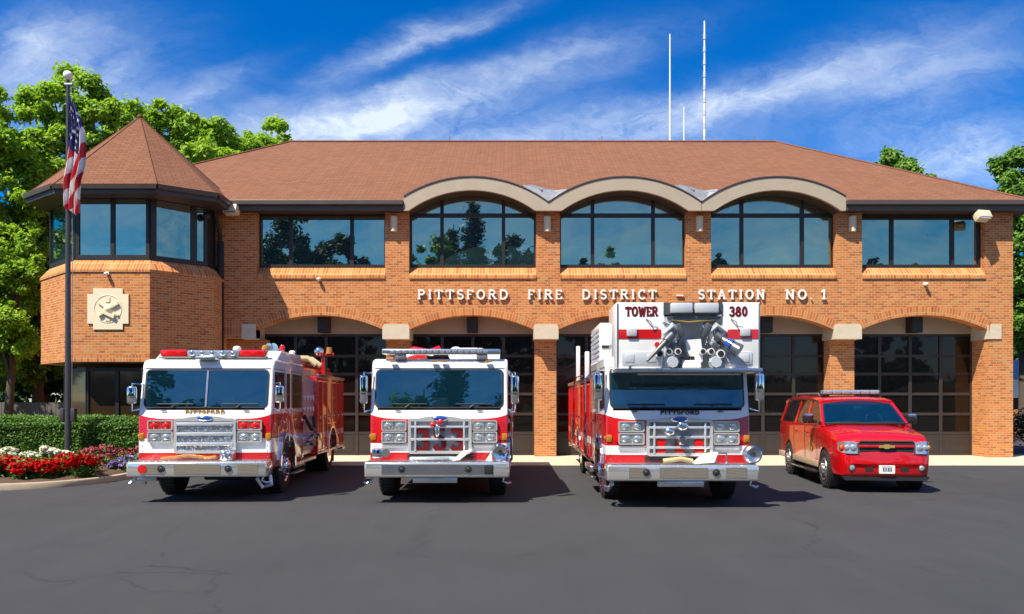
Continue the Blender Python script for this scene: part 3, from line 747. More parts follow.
# tower roof
ez = 8.05; ev = [(-8.86, 1.6), (-8.86, -1.6), (-10.2, -2.66), (-13.2, -2.66), (-14.68, -1.45), (-14.68, 1.4), (-13.2, 2.8), (-10.3, 2.8)]
ap = (PX(140, D - .2), -.2, PZ(117, D - .2)); b = B()
for i in range(8):
    p, q = ev[i], ev[(i + 1) % 8]; b.quad([(*q, ez), (*p, ez), ap])
tr = b.obj('tower_roof', M['shingle'], ST_, smooth=0)
b = B()
for p in ev[:6]: b.tube([ap, (*p, ez)], .022, 6)
b.sph(ap, .09, seg=8, rings=5); b.obj('ridge_cap', M['ridge'], tr, smooth=60)
b = B()
for i in range(0, 5):
    p, q = Vector(ev[i]), Vector(ev[i + 1]); d = (q - p).normalized(); n_ = Vector((-d.y, d.x)) * -1
    if n_.dot(p - Vector((-11.8, 0))) < 0: n_ = -n_
    b.quad([(*p, ez + .02), (*q, ez + .02), (*(q + n_ * .10), ez + .0), (*(p + n_ * .10), ez + .0)]); b.quad([(*(p + n_ * .10), ez), (*(q + n_ * .10), ez), (*(q + n_ * .07), ez - .13), (*(p + n_ * .07), ez - .13)])
    b.quad([(*(p + n_ * .07), ez - .13), (*(q + n_ * .07), ez - .13), (*q, ez - .13), (*p, ez - .13)])
b.obj('gutter', M['gutter'], ST_, smooth=0)
b = B(); inn = octo(-.2)
for i in range(5):
    p, q = ev[i], ev[i + 1]
    b.quad([(*p, ez - .01), (*q, ez - .01), (*q, ez - .26), (*p, ez - .26)])
b.quad([(x, y, ez - .255) for x, y in ev]); b.obj('fascia', M['fascia'], ST_, smooth=0)
# downspout, lamps, floodlights
b = B(); x = fx(221.5); b.tube([(x - .05, -.42, 7.9), (x - .05, -.36, 7.6), (x, -.12, 7.1), (x, -.12, 6.8)], .06, 8); b.box(x - .085, x + .085, -.17, -.01, .1, 6.9, bev=.01)
b.obj('downspout', M['bronze'], ST_)
for px in (394, 547.3, 699.3, 852):
    x = fx(px); b = B()
    pts = [(x + .115 * math.cos(R(a)), -.02 - .17 * math.sin(R(a))) for a in range(0, 181, 20)]
    b.prism(pts, 'z', fz(232), fz(217)); b.box(x - .09, x + .09, -.02, 0.0, fz(230), fz(219)); b.obj('wall_lamp', M['lampbeige'], ST_, smooth=40)
def flood(px, py, rz, tilt):
    x, z = fx(px), fz(py); b = B()
    b.obox((x, -.42, z), (.44, .30, .26), (R(tilt), 0, R(rz)), bev=.02); b.cyl((x, -.3, z), (x, 0, z - .05), .035, n=8)
    o = b.obj('floodlight', M['lampbeige'], ST_)
    g = B(); g.obox((x, -.575, z - .03), (.36, .02, .19), (R(tilt), 0, R(rz))); g.obj('lens', M['clear'], o)
flood(236, 213, -8, -18); flood(975, 219, 14, -28)
for px, py, y in ((211, 320, -.6), (319, 279, -.02), (925, 284, -.02), (107.5, 273.5, -2.27)):
    b = B(); x = PX(px, D + y); z = PZ(py, D + y)
    b.cyl((x, y + .03, z), (x, y - .03, z), .055, n=10); b.sph((x, y - .09, z - .02), (.06, .08, .05), seg=10, rings=6); b.obj('spotlight', M['letter'], ST_)
b = B(); b.sph((TD[0] - .18, TD[1] - .12, 7.52), .12, seg=10, rings=6); b.obj('camera_dome', M['black'], ST_)
# lettering over the bays
b = B(); zl = fz(299.2); hl = fz(290.2) - zl
for word, a, c in (('PITTSFORD', 418, 508), ('FIRE', 528, 562), ('DISTRICT', 582, 656), ('-', 675, 684), ('STATION', 698, 764), ('NO.', 785, 812), ('1', 820, 827)):
    letters(b, word, fx(a), fx(c), zl, hl, -.075, .045, t=.19, gap=.30)
b.obj('lettering', M['letter'], ST_, smooth=0)
# carved stone plaque on the tower
b = B(); y = -2.25; s_ = (D + y) / FPX; cx, cz = PX(108.5, D + y), PZ(309, D + y); w, k = .60, .17
pl = [(-w + k, w), (w - k, w), (w - k, w - k), (w, w - k), (w, -w + k), (w - k, -w + k), (w - k, -w), (-w + k, -w), (-w + k, -w + k), (-w, -w + k), (-w, w - k), (-w + k, w - k)]
b.prism([(cx + u, cz + v) for u, v in pl], 'y', y - .04, y + .01); M['cream'] = mat('cream_stone', (.74, .66, .47), .85, var=.06, vs=8, bump=.1); pq = b.obj('plaque', M['cream'], ST_, smooth=0)
b = B(); b.tube([(cx + .40 * math.cos(R(a)), y - .040, cz + .40 * math.sin(R(a))) for a in range(0, 360, 12)], .013, 6, closed=True)
b.obox((cx + .12, y - .07, cz + .06), (.46, .06, .07), (0, R(-28), 0)); b.obox((cx - .10, y - .065, cz + .08), (.40, .05, .06), (0, R(35), 0)); b.sph((cx, y - .045, cz + .0), (.13, .07, .10), seg=12)
b.obox((cx - .17, y - .07, cz - .15), (.22, .07, .06), (0, R(-35), 0)); b.obox((cx + .05, y - .075, cz - .17), (.34, .08, .09), (0, R(25), 0)); b.obox((cx + .24, y - .06, cz - .15), (.17, .05, .05), (0, R(30), 0))
b.box(cx - .06, cx + .06, y - .06, y - .035, cz + .2, cz + .34); b.box(cx - .07, cx + .07, y - .06, y - .035, cz - .35, cz - .24)
b.obj('emblem', M['cream'], pq, smooth=30)

# antennas standing on the far slope just behind the ridge
def antenna(px, ytop, r, label, bands=False):
    y = YR + .5; x = PX(px, D + y); zt = PZ(ytop, D + y); z0 = ZR - .5
    e = empty('antenna', (x, D + y, z0)); tag(e, label, 'antenna')
    b = B(); b.cyl((0, 0, 0), (0, 0, zt - z0), r, r * .6, n=8); b.obj('mast', M['letter'], e)
    if bands:
        n = 9
        for i in range(n): b = B(); z = (zt - z0) * (.12 + .84 * i / n); b.cyl((0, 0, z), (0, 0, z + .22), r * 1.12, n=8); b.obj('collar', M['greylight'], e)
    b = B(); b.box(-.12, .12, -.12, .12, -.1, .12); b.obj('mount', M['dull'], e)
antenna(670, 34, .045, 'tall plain white whip antenna on the roof ridge')
antenna(684, 107, .035, 'short white antenna between the two tall ones on the roof ridge')
antenna(704.5, 21, .055, 'tallest antenna on the roof ridge, ringed with grey collars', True)
# ------------------------------------------------------------------ fire engines
def bevel_bm(b, off, ang=45, seg=3):
    bm = b.bm; bmesh.ops.recalc_face_normals(bm, faces=bm.faces)
    es = [e for e in bm.edges if len(e.link_faces) == 2 and e.calc_face_angle(0) > R(ang)]
    bmesh.ops.bevel(bm, geom=es, offset=off, segments=seg, profile=0.5, affect='EDGES', clamp_overlap=True)
def carve(o, cutter):
    """cut one shape out of a mesh object for good"""
    c = cutter.obj('cutter', [M['black'], M['seat']], None, smooth=0); c.parent = o.parent
    for k in o.data.materials[len(c.data.materials):]: pass
    md = o.modifiers.new('cut', 'BOOLEAN'); md.operation = 'DIFFERENCE'; md.object = c; md.solver = 'EXACT'
    bpy.context.view_layer.update(); dg = bpy.context.evaluated_depsgraph_get()
    me = bpy.data.meshes.new_from_object(o.evaluated_get(dg)); old = o.data; o.modifiers.clear(); o.data = me
    bpy.data.objects.remove(c); return o
def wheel(parent, x, y, r, w, side, dual=False, rimmat='chrome'):
    """side = +1 outward face to +x"""
    e = empty('wheel', (x, y, r), parent=parent); s = side
    b = B(); hw = w / 2
    pr = [(-hw * .85, r * .60), (-hw, r * .70), (-hw, r * .90), (-hw * .82, r * .985), (-hw * .3, r), (hw * .3, r), (hw * .82, r * .985), (hw, r * .90), (hw, r * .70), (hw * .85, r * .60)]
    b.lathe([(t * s, q) for t, q in pr], (0, 0, 0), n=40)
    if dual: b.lathe([(t * s - s * w * 1.08, q) for t, q in pr], (0, 0, 0), n=32)
    for k in range(40):                                                       # tread blocks
        a = 2 * math.pi * k / 40; b.obox((0, math.cos(a) * r * .985, math.sin(a) * r * .985), (w * .86, r * .055, r * .045), (a - math.pi / 2 + R(90), 0, 0))
    b.obj('tyre', M['blackr'], e, smooth=40)
    b = B(); q = s * hw
    if dual: pr = [(q * .95, r * .60), (q * .98, r * .57), (q * .2, r * .52), (q * -.2, r * .36), (q * -.2, r * .22), (q * .7, r * .20), (q * .9, r * .14), (q * .95, 0.001)]
    else: pr = [(q * .88, r * .60), (q * 1.02, r * .58), (q * .82, r * .52), (q * .95, r * .34), (q * 1.0, r * .27), (q * 1.35, r * .24), (q * 1.55, r * .16), (q * 1.6, 0.001)]
    b.lathe(pr, (0, 0, 0), n=40); b.lathe([(-q * .8, r * .60), (-q * .7, 0.01)], (0, 0, 0), n=20)
    for k in range(10):
        a = 2 * math.pi * k / 10; c = Vector((q * (.98 if not dual else -.1), math.cos(a) * r * .285, math.sin(a) * r * .285)); b.cyl(c, c + Vector((s * .04, 0, 0)), r * .026, n=6)
    b.obj('rim', M[rimmat], e, smooth=40)
    b = B()
    for k in range(10):
        a = 2 * math.pi * (k + .5) / 10; c = Vector((q * (.86 if not dual else .02), math.cos(a) * r * .43, math.sin(a) * r * .43)); b.cyl(c, c + Vector((s * .025, 0, 0)), r * .052, n=10)
    b.obj('hand_hole', M['black'], e); return e
def side_frame(s, x):
    """origin maker for panels on a side wall"""
    return (lambda y, z: (s * x, y, z)), (0, s, 0), (0, 0, 1)
def flat_arch(b, s, x, yc, zc, r0, r1, th, n=22, a0=-4, a1=184):
    pts = [(yc + r1 * math.cos(R(a0 + (a1 - a0) * i / n)), zc + r1 * math.sin(R(a0 + (a1 - a0) * i / n))) for i in range(n + 1)]
    q = [(yc + r0 * math.cos(R(a0 + (a1 - a0) * i / n)), zc + r0 * math.sin(R(a0 + (a1 - a0) * i / n))) for i in range(n + 1)]
    for i in range(n): b.prism([pts[i], pts[i + 1], q[i + 1], q[i]], 'x', s * x, s * (x + th))
def mirror(root, s, x, y, z0, z1, w, zarm):
    b = B(); b.box(x - w / 2, x + w / 2, y - .06, y + .05, z0, z1, bev=.035, seg=3); o = b.obj('mirror', M['chrome'], root)
    g = B(); g.box(x - w / 2 + .02, x + w / 2 - .02, y + .051, y + .056, z0 + .03, z1 - .03); g.obj('mirror_glass', M['cabglass'], o)
    a = B(); xi = s * (abs(x) - w / 2 - .06); a.tube([(xi, .12, zarm), (x, y - .0, zarm - .05), (x, y, z0 + .03)], .018, 8); 
    a.obj('mirror_arm', M['chrome'], o); a = B(); a.tube([(xi, .14, z1 + .04), (x, y, z1 + .05), (x, y, z1 - .02)], .014, 8); a.obj('mirror_arm', M['chrome'], o)
def lamp_row(root, name, xs, z, r, y, lens, back='chrome', parent=None):
    for x in xs:
        b = B(); b.cyl((x, y + .02, z), (x, y - .02, z), r * 1.22, n=20); b.lathe([(-.021, r * 1.22), (-.03, r * 1.12), (-.021, r)], (x, y, z), 'y', n=20)
        o = b.obj(name, M[back], parent or root); g = B(); g.sph((x, y - .018, z), (r, .025, r), seg=16, rings=8); g.obj('lens', M[lens], o)

def engine(label, loc, rz, W, ax, z1, s0, s1, Lc, Lp, L, rear_ax, kind):
    root = empty('fire_engine', loc, rz); tag(root, label, 'fire engine', 'fire engines parked nose out on the apron')
    hw = W / 2; liv = livery_mat('livery_' + kind, hw, z1, s0, s1)
    za = .54; ra = .62
    # cab shell with wheel arches and a hollow for the crew
    arch = [(ax - ra * math.cos(R(a)), za + ra * math.sin(R(a))) for a in range(175, 4, -10)]
    poly = [(0.02, .62), (0, .70), (0, 1.58), (.03, 1.64), (.20, 2.42), (.21, 2.50), (.27, 2.58), (.42, 2.62), (Lc, 2.62), (Lc, .55), *arch, (.10, .55)]
    b = B(); b.prism(poly, 'x', -hw, hw); bevel_bm(b, .045, 50); cab = b.obj('cab', liv, root, smooth=40)
    c = B(); c.prism([(-.05, 1.73), (-.05, 2.39), (2.3, 2.39), (2.3, 1.3), (.25, 1.5)], 'x', -hw + .13, hw - .13)
    cab = carve(cab, c); cab.data.materials.clear(); cab.data.materials.append(liv)
    c = B(); c.box(-hw + .14, hw - .14, .3, 2.25, 1.36, 1.38); c.box(-hw + .135, -hw + .14, .25, 2.29, 1.5, 2.39); c.box(hw - .14, hw - .135, .25, 2.29, 1.5, 2.39); c.box(-hw + .14, hw - .14, 2.28, 2.29, 1.35, 2.39); c.box(-hw + .14, hw - .14, .2, 2.28, 2.385, 2.395)
    c.box(-hw + .13, hw - .13, .10, .60, 1.42, 1.66, bev=.03)
    for sx in (-.72, .72): c.box(sx - .24, sx + .24, .95, 1.12, 1.4, 2.02, bev=.06); c.box(sx - .14, sx + .14, .96, 1.08, 2.04, 2.24, bev=.04)
    c.box(-.35, .35, .5, 1.6, 1.38, 1.72, bev=.05)
    c.tube([(.66 + .22 * math.cos(R(a)), .50 + .1 * math.sin(R(a)), 1.80 + .18 * math.sin(R(a))) for a in range(0, 360, 24)], .018, 6, closed=True); c.cyl((.66, .5, 1.80), (.66, .42, 1.6), .03, n=8)
    c.obj('interior', M['seat'], cab)
    if W > 2:
        c = B(); c.box(-.16 if kind != 'pumper' else .2, .14 if kind != 'pumper' else .45, .35, .38, 1.70, 1.90, bev=.01); c.obj('screen', M['grey'], cab)
    # windscreen
    o = Vector((0, .1215, 2.062)); u = Vector((1, 0, 0)); v = Vector((0, .17, .78)).normalized(); ww, wh = W - .20, .69
    b = B(); b.rpanel(o, u, v, ww + .05, wh + .05, .10, .008, hole=.035); b.obj('windscreen_seal', M['black'], cab, smooth=40)
    g = B()
    if kind == 'pumper':
        for sx in (-1, 1): g.rpanel(o + u * sx * (ww / 4 + .012), u, v, ww / 2 - .03, wh, .06, .012)
    else: g.rpanel(o, u, v, ww, wh, .09, .012)
    wnd = g.obj('windscreen', M['wind'], cab, smooth=0)
    if kind == 'pumper':
        b = B(); b.slab([o - u * .018 - v * wh / 2 - v.cross(u) * -.0 + Vector((0, -.02, 0)), o + u * .018 - v * wh / 2 + Vector((0, -.02, 0)), o + u * .018 + v * wh / 2 + Vector((0, -.02, 0)), o - u * .018 + v * wh / 2 + Vector((0, -.02, 0))], .02)
        b.obj('pillar', M['steel'], cab, smooth=0)
    b = B()
    for sx in (-.62, .56):
        p = o - v * (wh / 2 + .01) + u * sx + Vector((0, -.03, 0)); q = p + u * .10 + v * .07; b.tube([p, q], .010, 6); b.tube([q - u * .36 - v * .01, q + u * .30 - v * .01], .012, 6)
    b.obj('wiper', M['black'], cab)
    b = B(); b.box(-hw + .06, hw - .06, -.004, .0, .742, .748); b.box(-hw + .06, hw - .06, .196, .208, 2.436, 2.444); b.obj('panel_gap', M['black'], cab, smooth=0)
    for s in (-1, 1):
        b = B()
        for k in range(7): b.cyl((s * (hw - .075), .004, .80 + k * .105), (s * (hw - .075), -.006, .80 + k * .105), .009, n=6)
        b.obj('rivets', M['steel'], cab)
        b = B(); b.box(s * .75 - .05, s * .75 + .05, .0, .02, 1.645, 1.66, bev=.004); b.obj('washer_jet', M['black'], cab)
    # side doors and windows
    for s in (-1, 1):
        O, us, vs = side_frame(s, hw)
        for y0, y1, zb, zt, nm in ((.16, 1.12, .62 if ax > 1.7 else 1.14, 2.44, 'front'), (1.66, Lc - .14, .62, 2.44, 'rear')):
            b = B(); b.rpanel(O((y0 + y1) / 2, (zb + zt) / 2), us, vs, y1 - y0, zt - zb, .05, .004, hole=.012); d = b.obj('door', M['black'], cab, smooth=0)
            g = B(); g.rpanel(O((y0 + y1) / 2, 2.03), us, vs, y1 - y0 - .16, .70, .05, .006); g.obj('door_window', M['cabglass'], d, smooth=0)
            h = B(); yh = y1 - .14; h.box(s * hw if s > 0 else -hw - .035, (hw + .035) if s > 0 else -hw, yh - .09, yh + .09, 1.40, 1.45, bev=.01); h.obj('handle', M['chrome'], d)
        g = B(); g.rpanel(O(1.39, 2.03), us, vs, .30, .70, .04, .006); g.obj('cab_window', M['cabglass'], cab, smooth=0)
        b = B()
        for yy in (1.20, 1.60): b.tube([(s * hw, yy, 1.0), (s * (hw + .06), yy, 1.04), (s * (hw + .06), yy, 1.60), (s * hw, yy, 1.64)], .016, 8)
        b.obj('grab_rail', M['chrome'], cab)
        b = B(); flat_arch(b, s, hw - .01, ax, za, ra - .015, ra + .055, .045); b.obj('arch_trim', M['chrome'], cab, smooth=30)
        b = B(); b.box(s * hw - .12, s * hw + .0, ax + .72, Lc, .42, .54, bev=.01); b.box(s * hw - .10, s * hw + .02, ax + .72, Lc, .30, .34, bev=.01); b.obj('step', M['tread'], root)
        b = B(); b.rpanel(O(.075, 1.18), us, vs, .08, .07, .02, .02); b.obj('side_marker', M['amber'], cab)
    # chassis and running gear
    b = B(); b.box(-.55, .55, .15, L - .2, .42, .60); b.cyl((-hw + .3, ax, .53), (hw - .3, ax, .53), .07, n=10); b.cyl((-hw + .4, rear_ax, .53), (hw - .4, rear_ax, .53), .13, n=10)
    b.box(-.35, .35, ax - .3, ax + .5, .28, .5, bev=.04); b.box(-hw + .08, hw - .08, ax + .75, Lc, .5, .56); b.obj('chassis', M['black'], root)
    for s in (-1, 1):
        wheel(root, s * (hw - .20), ax, .53, .33, s); wheel(root, s * (hw - .19), rear_ax, .53, .27, s, dual=True)
        b = B(); b.box(s * (hw - .22) - .16, s * (hw - .22) + .16, rear_ax + .66, rear_ax + .675, .20, .60); b.obj('mud_flap', M['blackr'], root)
    # bumper
    bw = hw + .03; b = B(); b.box(-bw, bw, -.47, -.02, .47, .745, bev=.035, seg=3); bp = b.obj('bumper', M['bumper'], root)
    b = B(); b.box(-bw + .04, bw - .04, -.44, -.005, .746, .76); b.obj('bumper_deck', M['tread'], bp, smooth=0)
    b = B(); b.box(-.98, .98, -.478, -.471, .535, .70) if kind == 'plain' else (b.box(-.40, .42, -.478, -.471, .53, .70), b.box(-.92, -.62, -.478, -.471, .53, .70), b.box(.72, 1.08, -.478, -.471, .53, .70))
    b.obj('bumper_plate', M['steel'] if kind == 'plain' else M['goldleaf'], bp, smooth=0)
    for x in (-.62, .56):
        b = B(); b.cyl((x, -.46, .62), (x, -.495, .62), .062, n=18); o_ = b.obj('bumper_light', M['black'], bp); g = B(); g.sph((x, -.49, .615), (.042, .015, .042)); g.obj('lens', M['black'], o_)
    if kind != 'pumper':
        b = B(); b.box(-.43, .36, -.45, -.40, .375, .468, bev=.006); b.obj('tow_plate', M['steel'], bp)
    for s in (-1, 1):
        b = B(); b.tube([(s * (bw - .10), -.3, .47), (s * (bw - .12), -.33, .40), (s * (bw - .03), -.36, .36), (s * (bw + .02), -.3, .37)], .022, 8); b.obj('tow_eye', M['steel'], bp)
    # front face: grille, lamp bezels, markers
    gh = .58 if kind != 'pumper' else .56; gt, gb = 1.515, .87; gx = .02
    b = B(); b.rpanel((gx, -.005, (gt + gb) / 2), u, (0, 0, 1), gh * 2, gt - gb, .06, .075, hole=.055)
    b.prism([(gx - .5, gt - .03), (gx - .30, gt + .02), (gx - .12, gt + .04), (gx + .12, gt + .04), (gx + .30, gt + .02), (gx + .5, gt - .03)], 'y', -.078, -.01)
    gr = b.obj('grille', M['bright'], root, smooth=40)
    b = B(); b.box(gx - gh + .05, gx + gh - .05, -.018, -.004, gb + .05, gt - .05); b.obj('grille_mesh', M['tread'] if kind == 'pumper' else M['dull'] if kind == 'tower' else M['grey'], gr, smooth=0)
    b = B()
    if kind == 'pumper':
        for z in (1.41, 1.225, 1.04): b.box(gx - gh + .05, gx + gh - .05, -.10, -.02, z - .035, z + .035, bev=.02); b.box(gx - gh + .06, gx + gh - .06, -.06, -.02, z - .115, z - .045, m=1)
    else:
        for z in ((1.37, 1.20, 1.02) if kind == 'tower' else (1.36, 1.135)): b.box(gx - gh + .05, gx + gh - .05, -.092, -.02, z - .022, z + .022, bev=.012)
        b.box(gx - gh + .12, gx - gh + .155, -.096, -.02, gb + .05, gt - .06, bev=.01); b.box(gx + gh - .155, gx + gh - .12, -.096, -.02, gb + .05, gt - .06, bev=.01)
    b.obj('grille_bar', [M['bright'], M['tread']], gr)
    b = B(); b.sph((gx, -.085, gt - .0), (.15, .028, .052), seg=20, rings=10); bd = b.obj('badge', M['chrome'], gr); g = B(); g.sph((gx, -.098, gt - .0), (.13, .024, .040), seg=20, rings=10); g.obj('badge_face', M['blue'], bd)
    for s in (-1, 1):
        xa, xb = s * (gh + .02) + gx * .5, s * (gh + .475) + gx * .5; cx = (xa + xb) / 2; bwid = abs(xb - xa)
        for zt, zb_, up in ((1.48, 1.29, True), (1.275, 1.07, False)):
            b = B(); b.rpanel((cx, -.003, (zt + zb_) / 2), u, (0, 0, 1), bwid, zt - zb_, .03, .055, hole=.022); b.box(cx - bwid / 2 + .02, cx + bwid / 2 - .02, -.02, -.003, zb_ + .02, zt - .02)
            hb = b.obj('lamp_bezel', M['bright'], root, smooth=40); lens = 'red_lens' if (kind == 'pumper' and up) else 'clear'
            for k in (-1, 1):
                q = B(); q.rpanel((cx + k * bwid * .235, -.02, (zt + zb_) / 2), u, (0, 0, 1), bwid * .40, zt - zb_ - .065, .02 if up else .045, .028); q.sph((cx + k * bwid * .235, -.05, (zt + zb_) / 2), (bwid * .14, .018, .055), seg=14, rings=8)
                q.obj('warning_light' if up else 'headlight', M[lens], hb, smooth=40)
        if kind != 'pumper':
            b = B(); b.rpanel((cx, -.003, 1.015), u, (0, 0, 1), bwid, .07, .02, .03); b.obj('chrome_strip', M['bright'], root)
        xo = s * (hw - .13)
        b = B(); b.cyl((xo - s * .09, .0, 1.175), (xo - s * .09, -.04, 1.175), .065, n=16); b.obj('tail_marker', M['red_lens'], root) if kind != 'pumper' else b.bm.free()
        b = B(); b.box(xo + .02 if s > 0 else xo - .125, xo + .125 if s > 0 else xo - .02, -.02, .05, 1.11, 1.24, bev=.02); b.obj('turn_signal', M['amber'], root)
    b = B(); b.box(gx - gh - .02, gx + gh + .02, -.012, .0, .78, .86); b.obj('valance', M['black'] if kind != 'pumper' else M['red'], root, smooth=0)
    return root, liv, cab, bp, gr

def roof_can(root, name, c, r, h, m, base='dull'):
    b = B(); b.cyl(c, (c[0], c[1], c[2] + h * .3), r * .8, n=12); o = b.obj(name, M[base], root); g = B(); g.lathe([(h * .3, r), (h * .75, r * .95), (h, r * .5), (h + .001, .001)], c, 'z', n=14); g.obj('dome', M[m], o); return o

# ---- engine beside the flower bed
XA, YA = PX(205, 15.4), 15.4
eA, livA, cabA, bpA, grA = engine('fire engine nearest the flower bed, split windscreen, red and clear roof light bar', (XA, YA, 0), R(2.5), 2.42, 1.30, 1.50, .88, 1.14, 2.9, 1.5, 8.4, 6.5, 'pumper')
b = B(); b.prism([(.62, 2.61), (1.05, 2.82), (2.88, 2.82), (2.88, 2.61)], 'x', -1.16, 1.16); bevel_bm(b, .03, 40, 2); b.obj('raised_roof', M['white'], cabA)
b = B(); b.box(-.98, 1.02, .38, .68, 2.635, 2.665, bev=.008); lbA = b.obj('light_bar', M['dull'], eA)
for x0, x1, m in ((-.95, -.46, 'red_lens'), (.52, 1.0, 'red_lens')): g = B(); g.box(x0, x1, .37, .69, 2.667, 2.80, bev=.03); g.obj('lens', M[m], lbA)
g = B(); g.box(-.455, .515, .38, .68, 2.667, 2.79, bev=.02); g.obj('lens', M['clear'], lbA)
for k in range(5): g = B(); g.sph((-.36 + k * .19, .36, 2.73), (.055, .03, .05)); g.obj('lamp', M['chrome'], lbA)
b = B(); b.box(-.22, .16, .10, .35, 2.60, 2.66, bev=.02); b.obj('roof_light', M['steel'], cabA)
roof_can(eA, 'beacon', (.80, 1.2, 2.82), .07, .12, 'amber'); roof_can(eA, 'beacon', (1.02, 1.7, 2.82), .055, .16, 'red_lens'); roof_can(eA, 'dome_light', (1.05, 2.5, 2.82), .07, .09, 'letter', 'letter'); roof_can(eA, 'dome_light', (.33, .9, 2.80), .08, .10, 'letter', 'letter')
for x in (.86, .95):
    b = B(); b.lathe([(-.10, .085), (0, .04), (.30, .025)], (x, 1.35, 2.90), 'y', n=14); b.cyl((x, 1.5, 2.80), (x, 1.5, 2.90), .02, n=6); b.obj('air_horn', M['chrome'], eA)
mirror(eA, -1, -1.30, -.05, 1.78, 2.10, .16, 1.70); mirror(eA, 1, 1.36, .02, 1.80, 2.12, .16, 1.70)
b = B(); letters(b, 'PITTSFORD', -.36, .36, 1.592, .072, -.001, .03, t=.16); b.obj('lettering', M['gold'], cabA, smooth=0)
# pump panel and hose body
b = B(); b.box(-1.12, 1.12, 2.93, 4.38, .62, 2.40); pp = b.obj('pump_panel', M['steel'], eA)
for s in (-1, 1):
    b = B(); b.box(s * 1.12 if s > 0 else -1.15, 1.15 if s > 0 else -1.12, 3.0, 4.32, .70, 2.34); b.obj('panel_plate', M['grey'], pp, smooth=0)
    rnd = random.Random(5)
    for k in range(10):
        y, z = 3.15 + (k % 4) * .32, 1.9 - (k // 4) * .26; b = B(); b.cyl((s * 1.15, y, z), (s * 1.19, y, z), .07, n=16); g0 = b.obj('gauge', M['chrome'], pp); g = B(); g.cyl((s * 1.19, y, z), (s * 1.193, y, z), .055, n=16); g.obj('dial', M['letter'], g0)
    for k, (y, z, r) in enumerate(((3.35, .95, .13), (3.8, .92, .09), (4.12, 1.0, .08))):
        b = B(); b.cyl((s * 1.14, y, z), (s * 1.34, y, z), r, n=16); b.cyl((s * 1.34, y, z), (s * 1.37, y, z), r * 1.2, n=6); b.obj('intake', M['chrome'], pp)
    b = B(); b.tube([(s * 1.18, 3.1, 1.5), (s * 1.3, 3.3, 1.2), (s * 1.3, 3.7, 1.18), (s * 1.2, 4.1, 1.45)], .045, 8); b.obj('suction_hose', M['black'], pp)
b = B(); b.box(-1.1, 1.1, 3.1, 4.3, 2.40, 2.55); b.obj('crosslay_hose', M['hose'], pp)
b = B(); b.box(-1.2, 1.2, 2.95, 4.38, .46, .54, bev=.01); b.obj('running_board', M['tread'], eA)
def rear_body(root, liv, y0, y1, rax, W, zt, nd=6):
    hw = W / 2; arch = [(rax - .60 * math.cos(R(a)), .54 + .60 * math.sin(R(a))) for a in range(175, 4, -10)]
    b = B(); b.prism([(y0, .55), (y0, zt), (y1, zt), (y1, .55), *arch], 'x', -hw, hw); bevel_bm(b, .02, 50, 2); bd = b.obj('body', liv, root, smooth=30)
    for s in (-1, 1):
        O, us, vs = side_frame(s, hw); w = (y1 - y0) / nd
        for k in range(nd):
            ya = y0 + k * w + .03; yb = y0 + (k + 1) * w - .03; zb = 1.24 if abs((ya + yb) / 2 - rax) < .75 else .64
            b = B(); b.rpanel(O((ya + yb) / 2, (zb + zt - .1) / 2), us, vs, yb - ya, zt - .1 - zb, .03, .012, hole=.03); d = b.obj('compartment_door', M['red'], bd, smooth=0)
            h = B(); h.box(*sorted((s * (hw + .0), s * (hw + .03))), (ya + yb) / 2 - .05, (ya + yb) / 2 + .05, 1.40, 1.46, bev=.008); h.obj('handle', M['chrome'], d)
        b = B(); flat_arch(b, s, hw - .01, rax, .54, .585, .65, .035); b.obj('arch_trim', M['chrome'], bd, smooth=30)
        b = B(); b.box(*sorted((s * (hw - .02), s * (hw + .03))), y0 + .02, y1, zt - .03, zt + .05, bev=.008); b.obj('drip_rail', M['steel'], bd)
        b = B(); b.box(*sorted((s * (hw - .02), s * (hw + .012))), y0 + .02, y1 - .02, .55, .60, bev=.005); b.obj('rub_rail', M['tread'], bd)
    b = B(); b.box(-hw + .02, hw - .02, y1, y1 + .42, .46, .54, bev=.01); b.obj('tailboard', M['tread'], root)
    return bd
livR = livery_mat('livery_body', 1.25, 1.5, .92, 1.07, top_white=False)
bdA = rear_body(eA, livR, 4.42, 8.35, 6.5, 2.44, 2.42)
b = B(); b.box(-.95, .95, 4.5, 8.2, 2.43, 2.62); b.obj('hose_bed', M['red'], bdA)
b = B(); b.box(-.9, .9, 4.6, 8.1, 2.62, 2.74, bev=.04); b.obj('hose_load', M['dkred'], bdA)
b = B()
for yy in (4.9, 5.5): b.tube([(-.6, yy, 2.74), (-.5, yy, 2.86), (.9, yy, 2.86), (1.1, yy, 2.70)], .07, 8)
b.obj('hose_roll', M['hose'], bdA)
b = B(); b.cyl((1.02, 6.3, 2.46), (1.02, 6.3, 2.95), .06, n=12); b.tube([(1.0, 6.3, 2.95), (1.05, 6.3, 3.02), (1.30, 6.3, 3.04)], .035, 8); ms = b.obj('light_mast', M['red'], bdA)
b = B(); b.sph((.92, 6.25, 3.10), (.13, .11, .13)); b.obj('floodlamp', M['chrome'], ms); b = B(); b.cyl((1.18, 6.3, 3.05), (1.18, 6.3, 3.22), .09, .07, n=14); b.obj('beacon_lens', M['amber'], ms)
b = B(); b.cyl((-.1, 4.0, 2.55), (-.1, 4.0, 2.85), .09, n=12); b.tube([(-.1, 4.0, 2.85), (-.05, 3.8, 2.95), (0, 3.3, 3.0)], [.07, .06, .05], 10); b.obj('deck_gun', M['dkred'], eA)
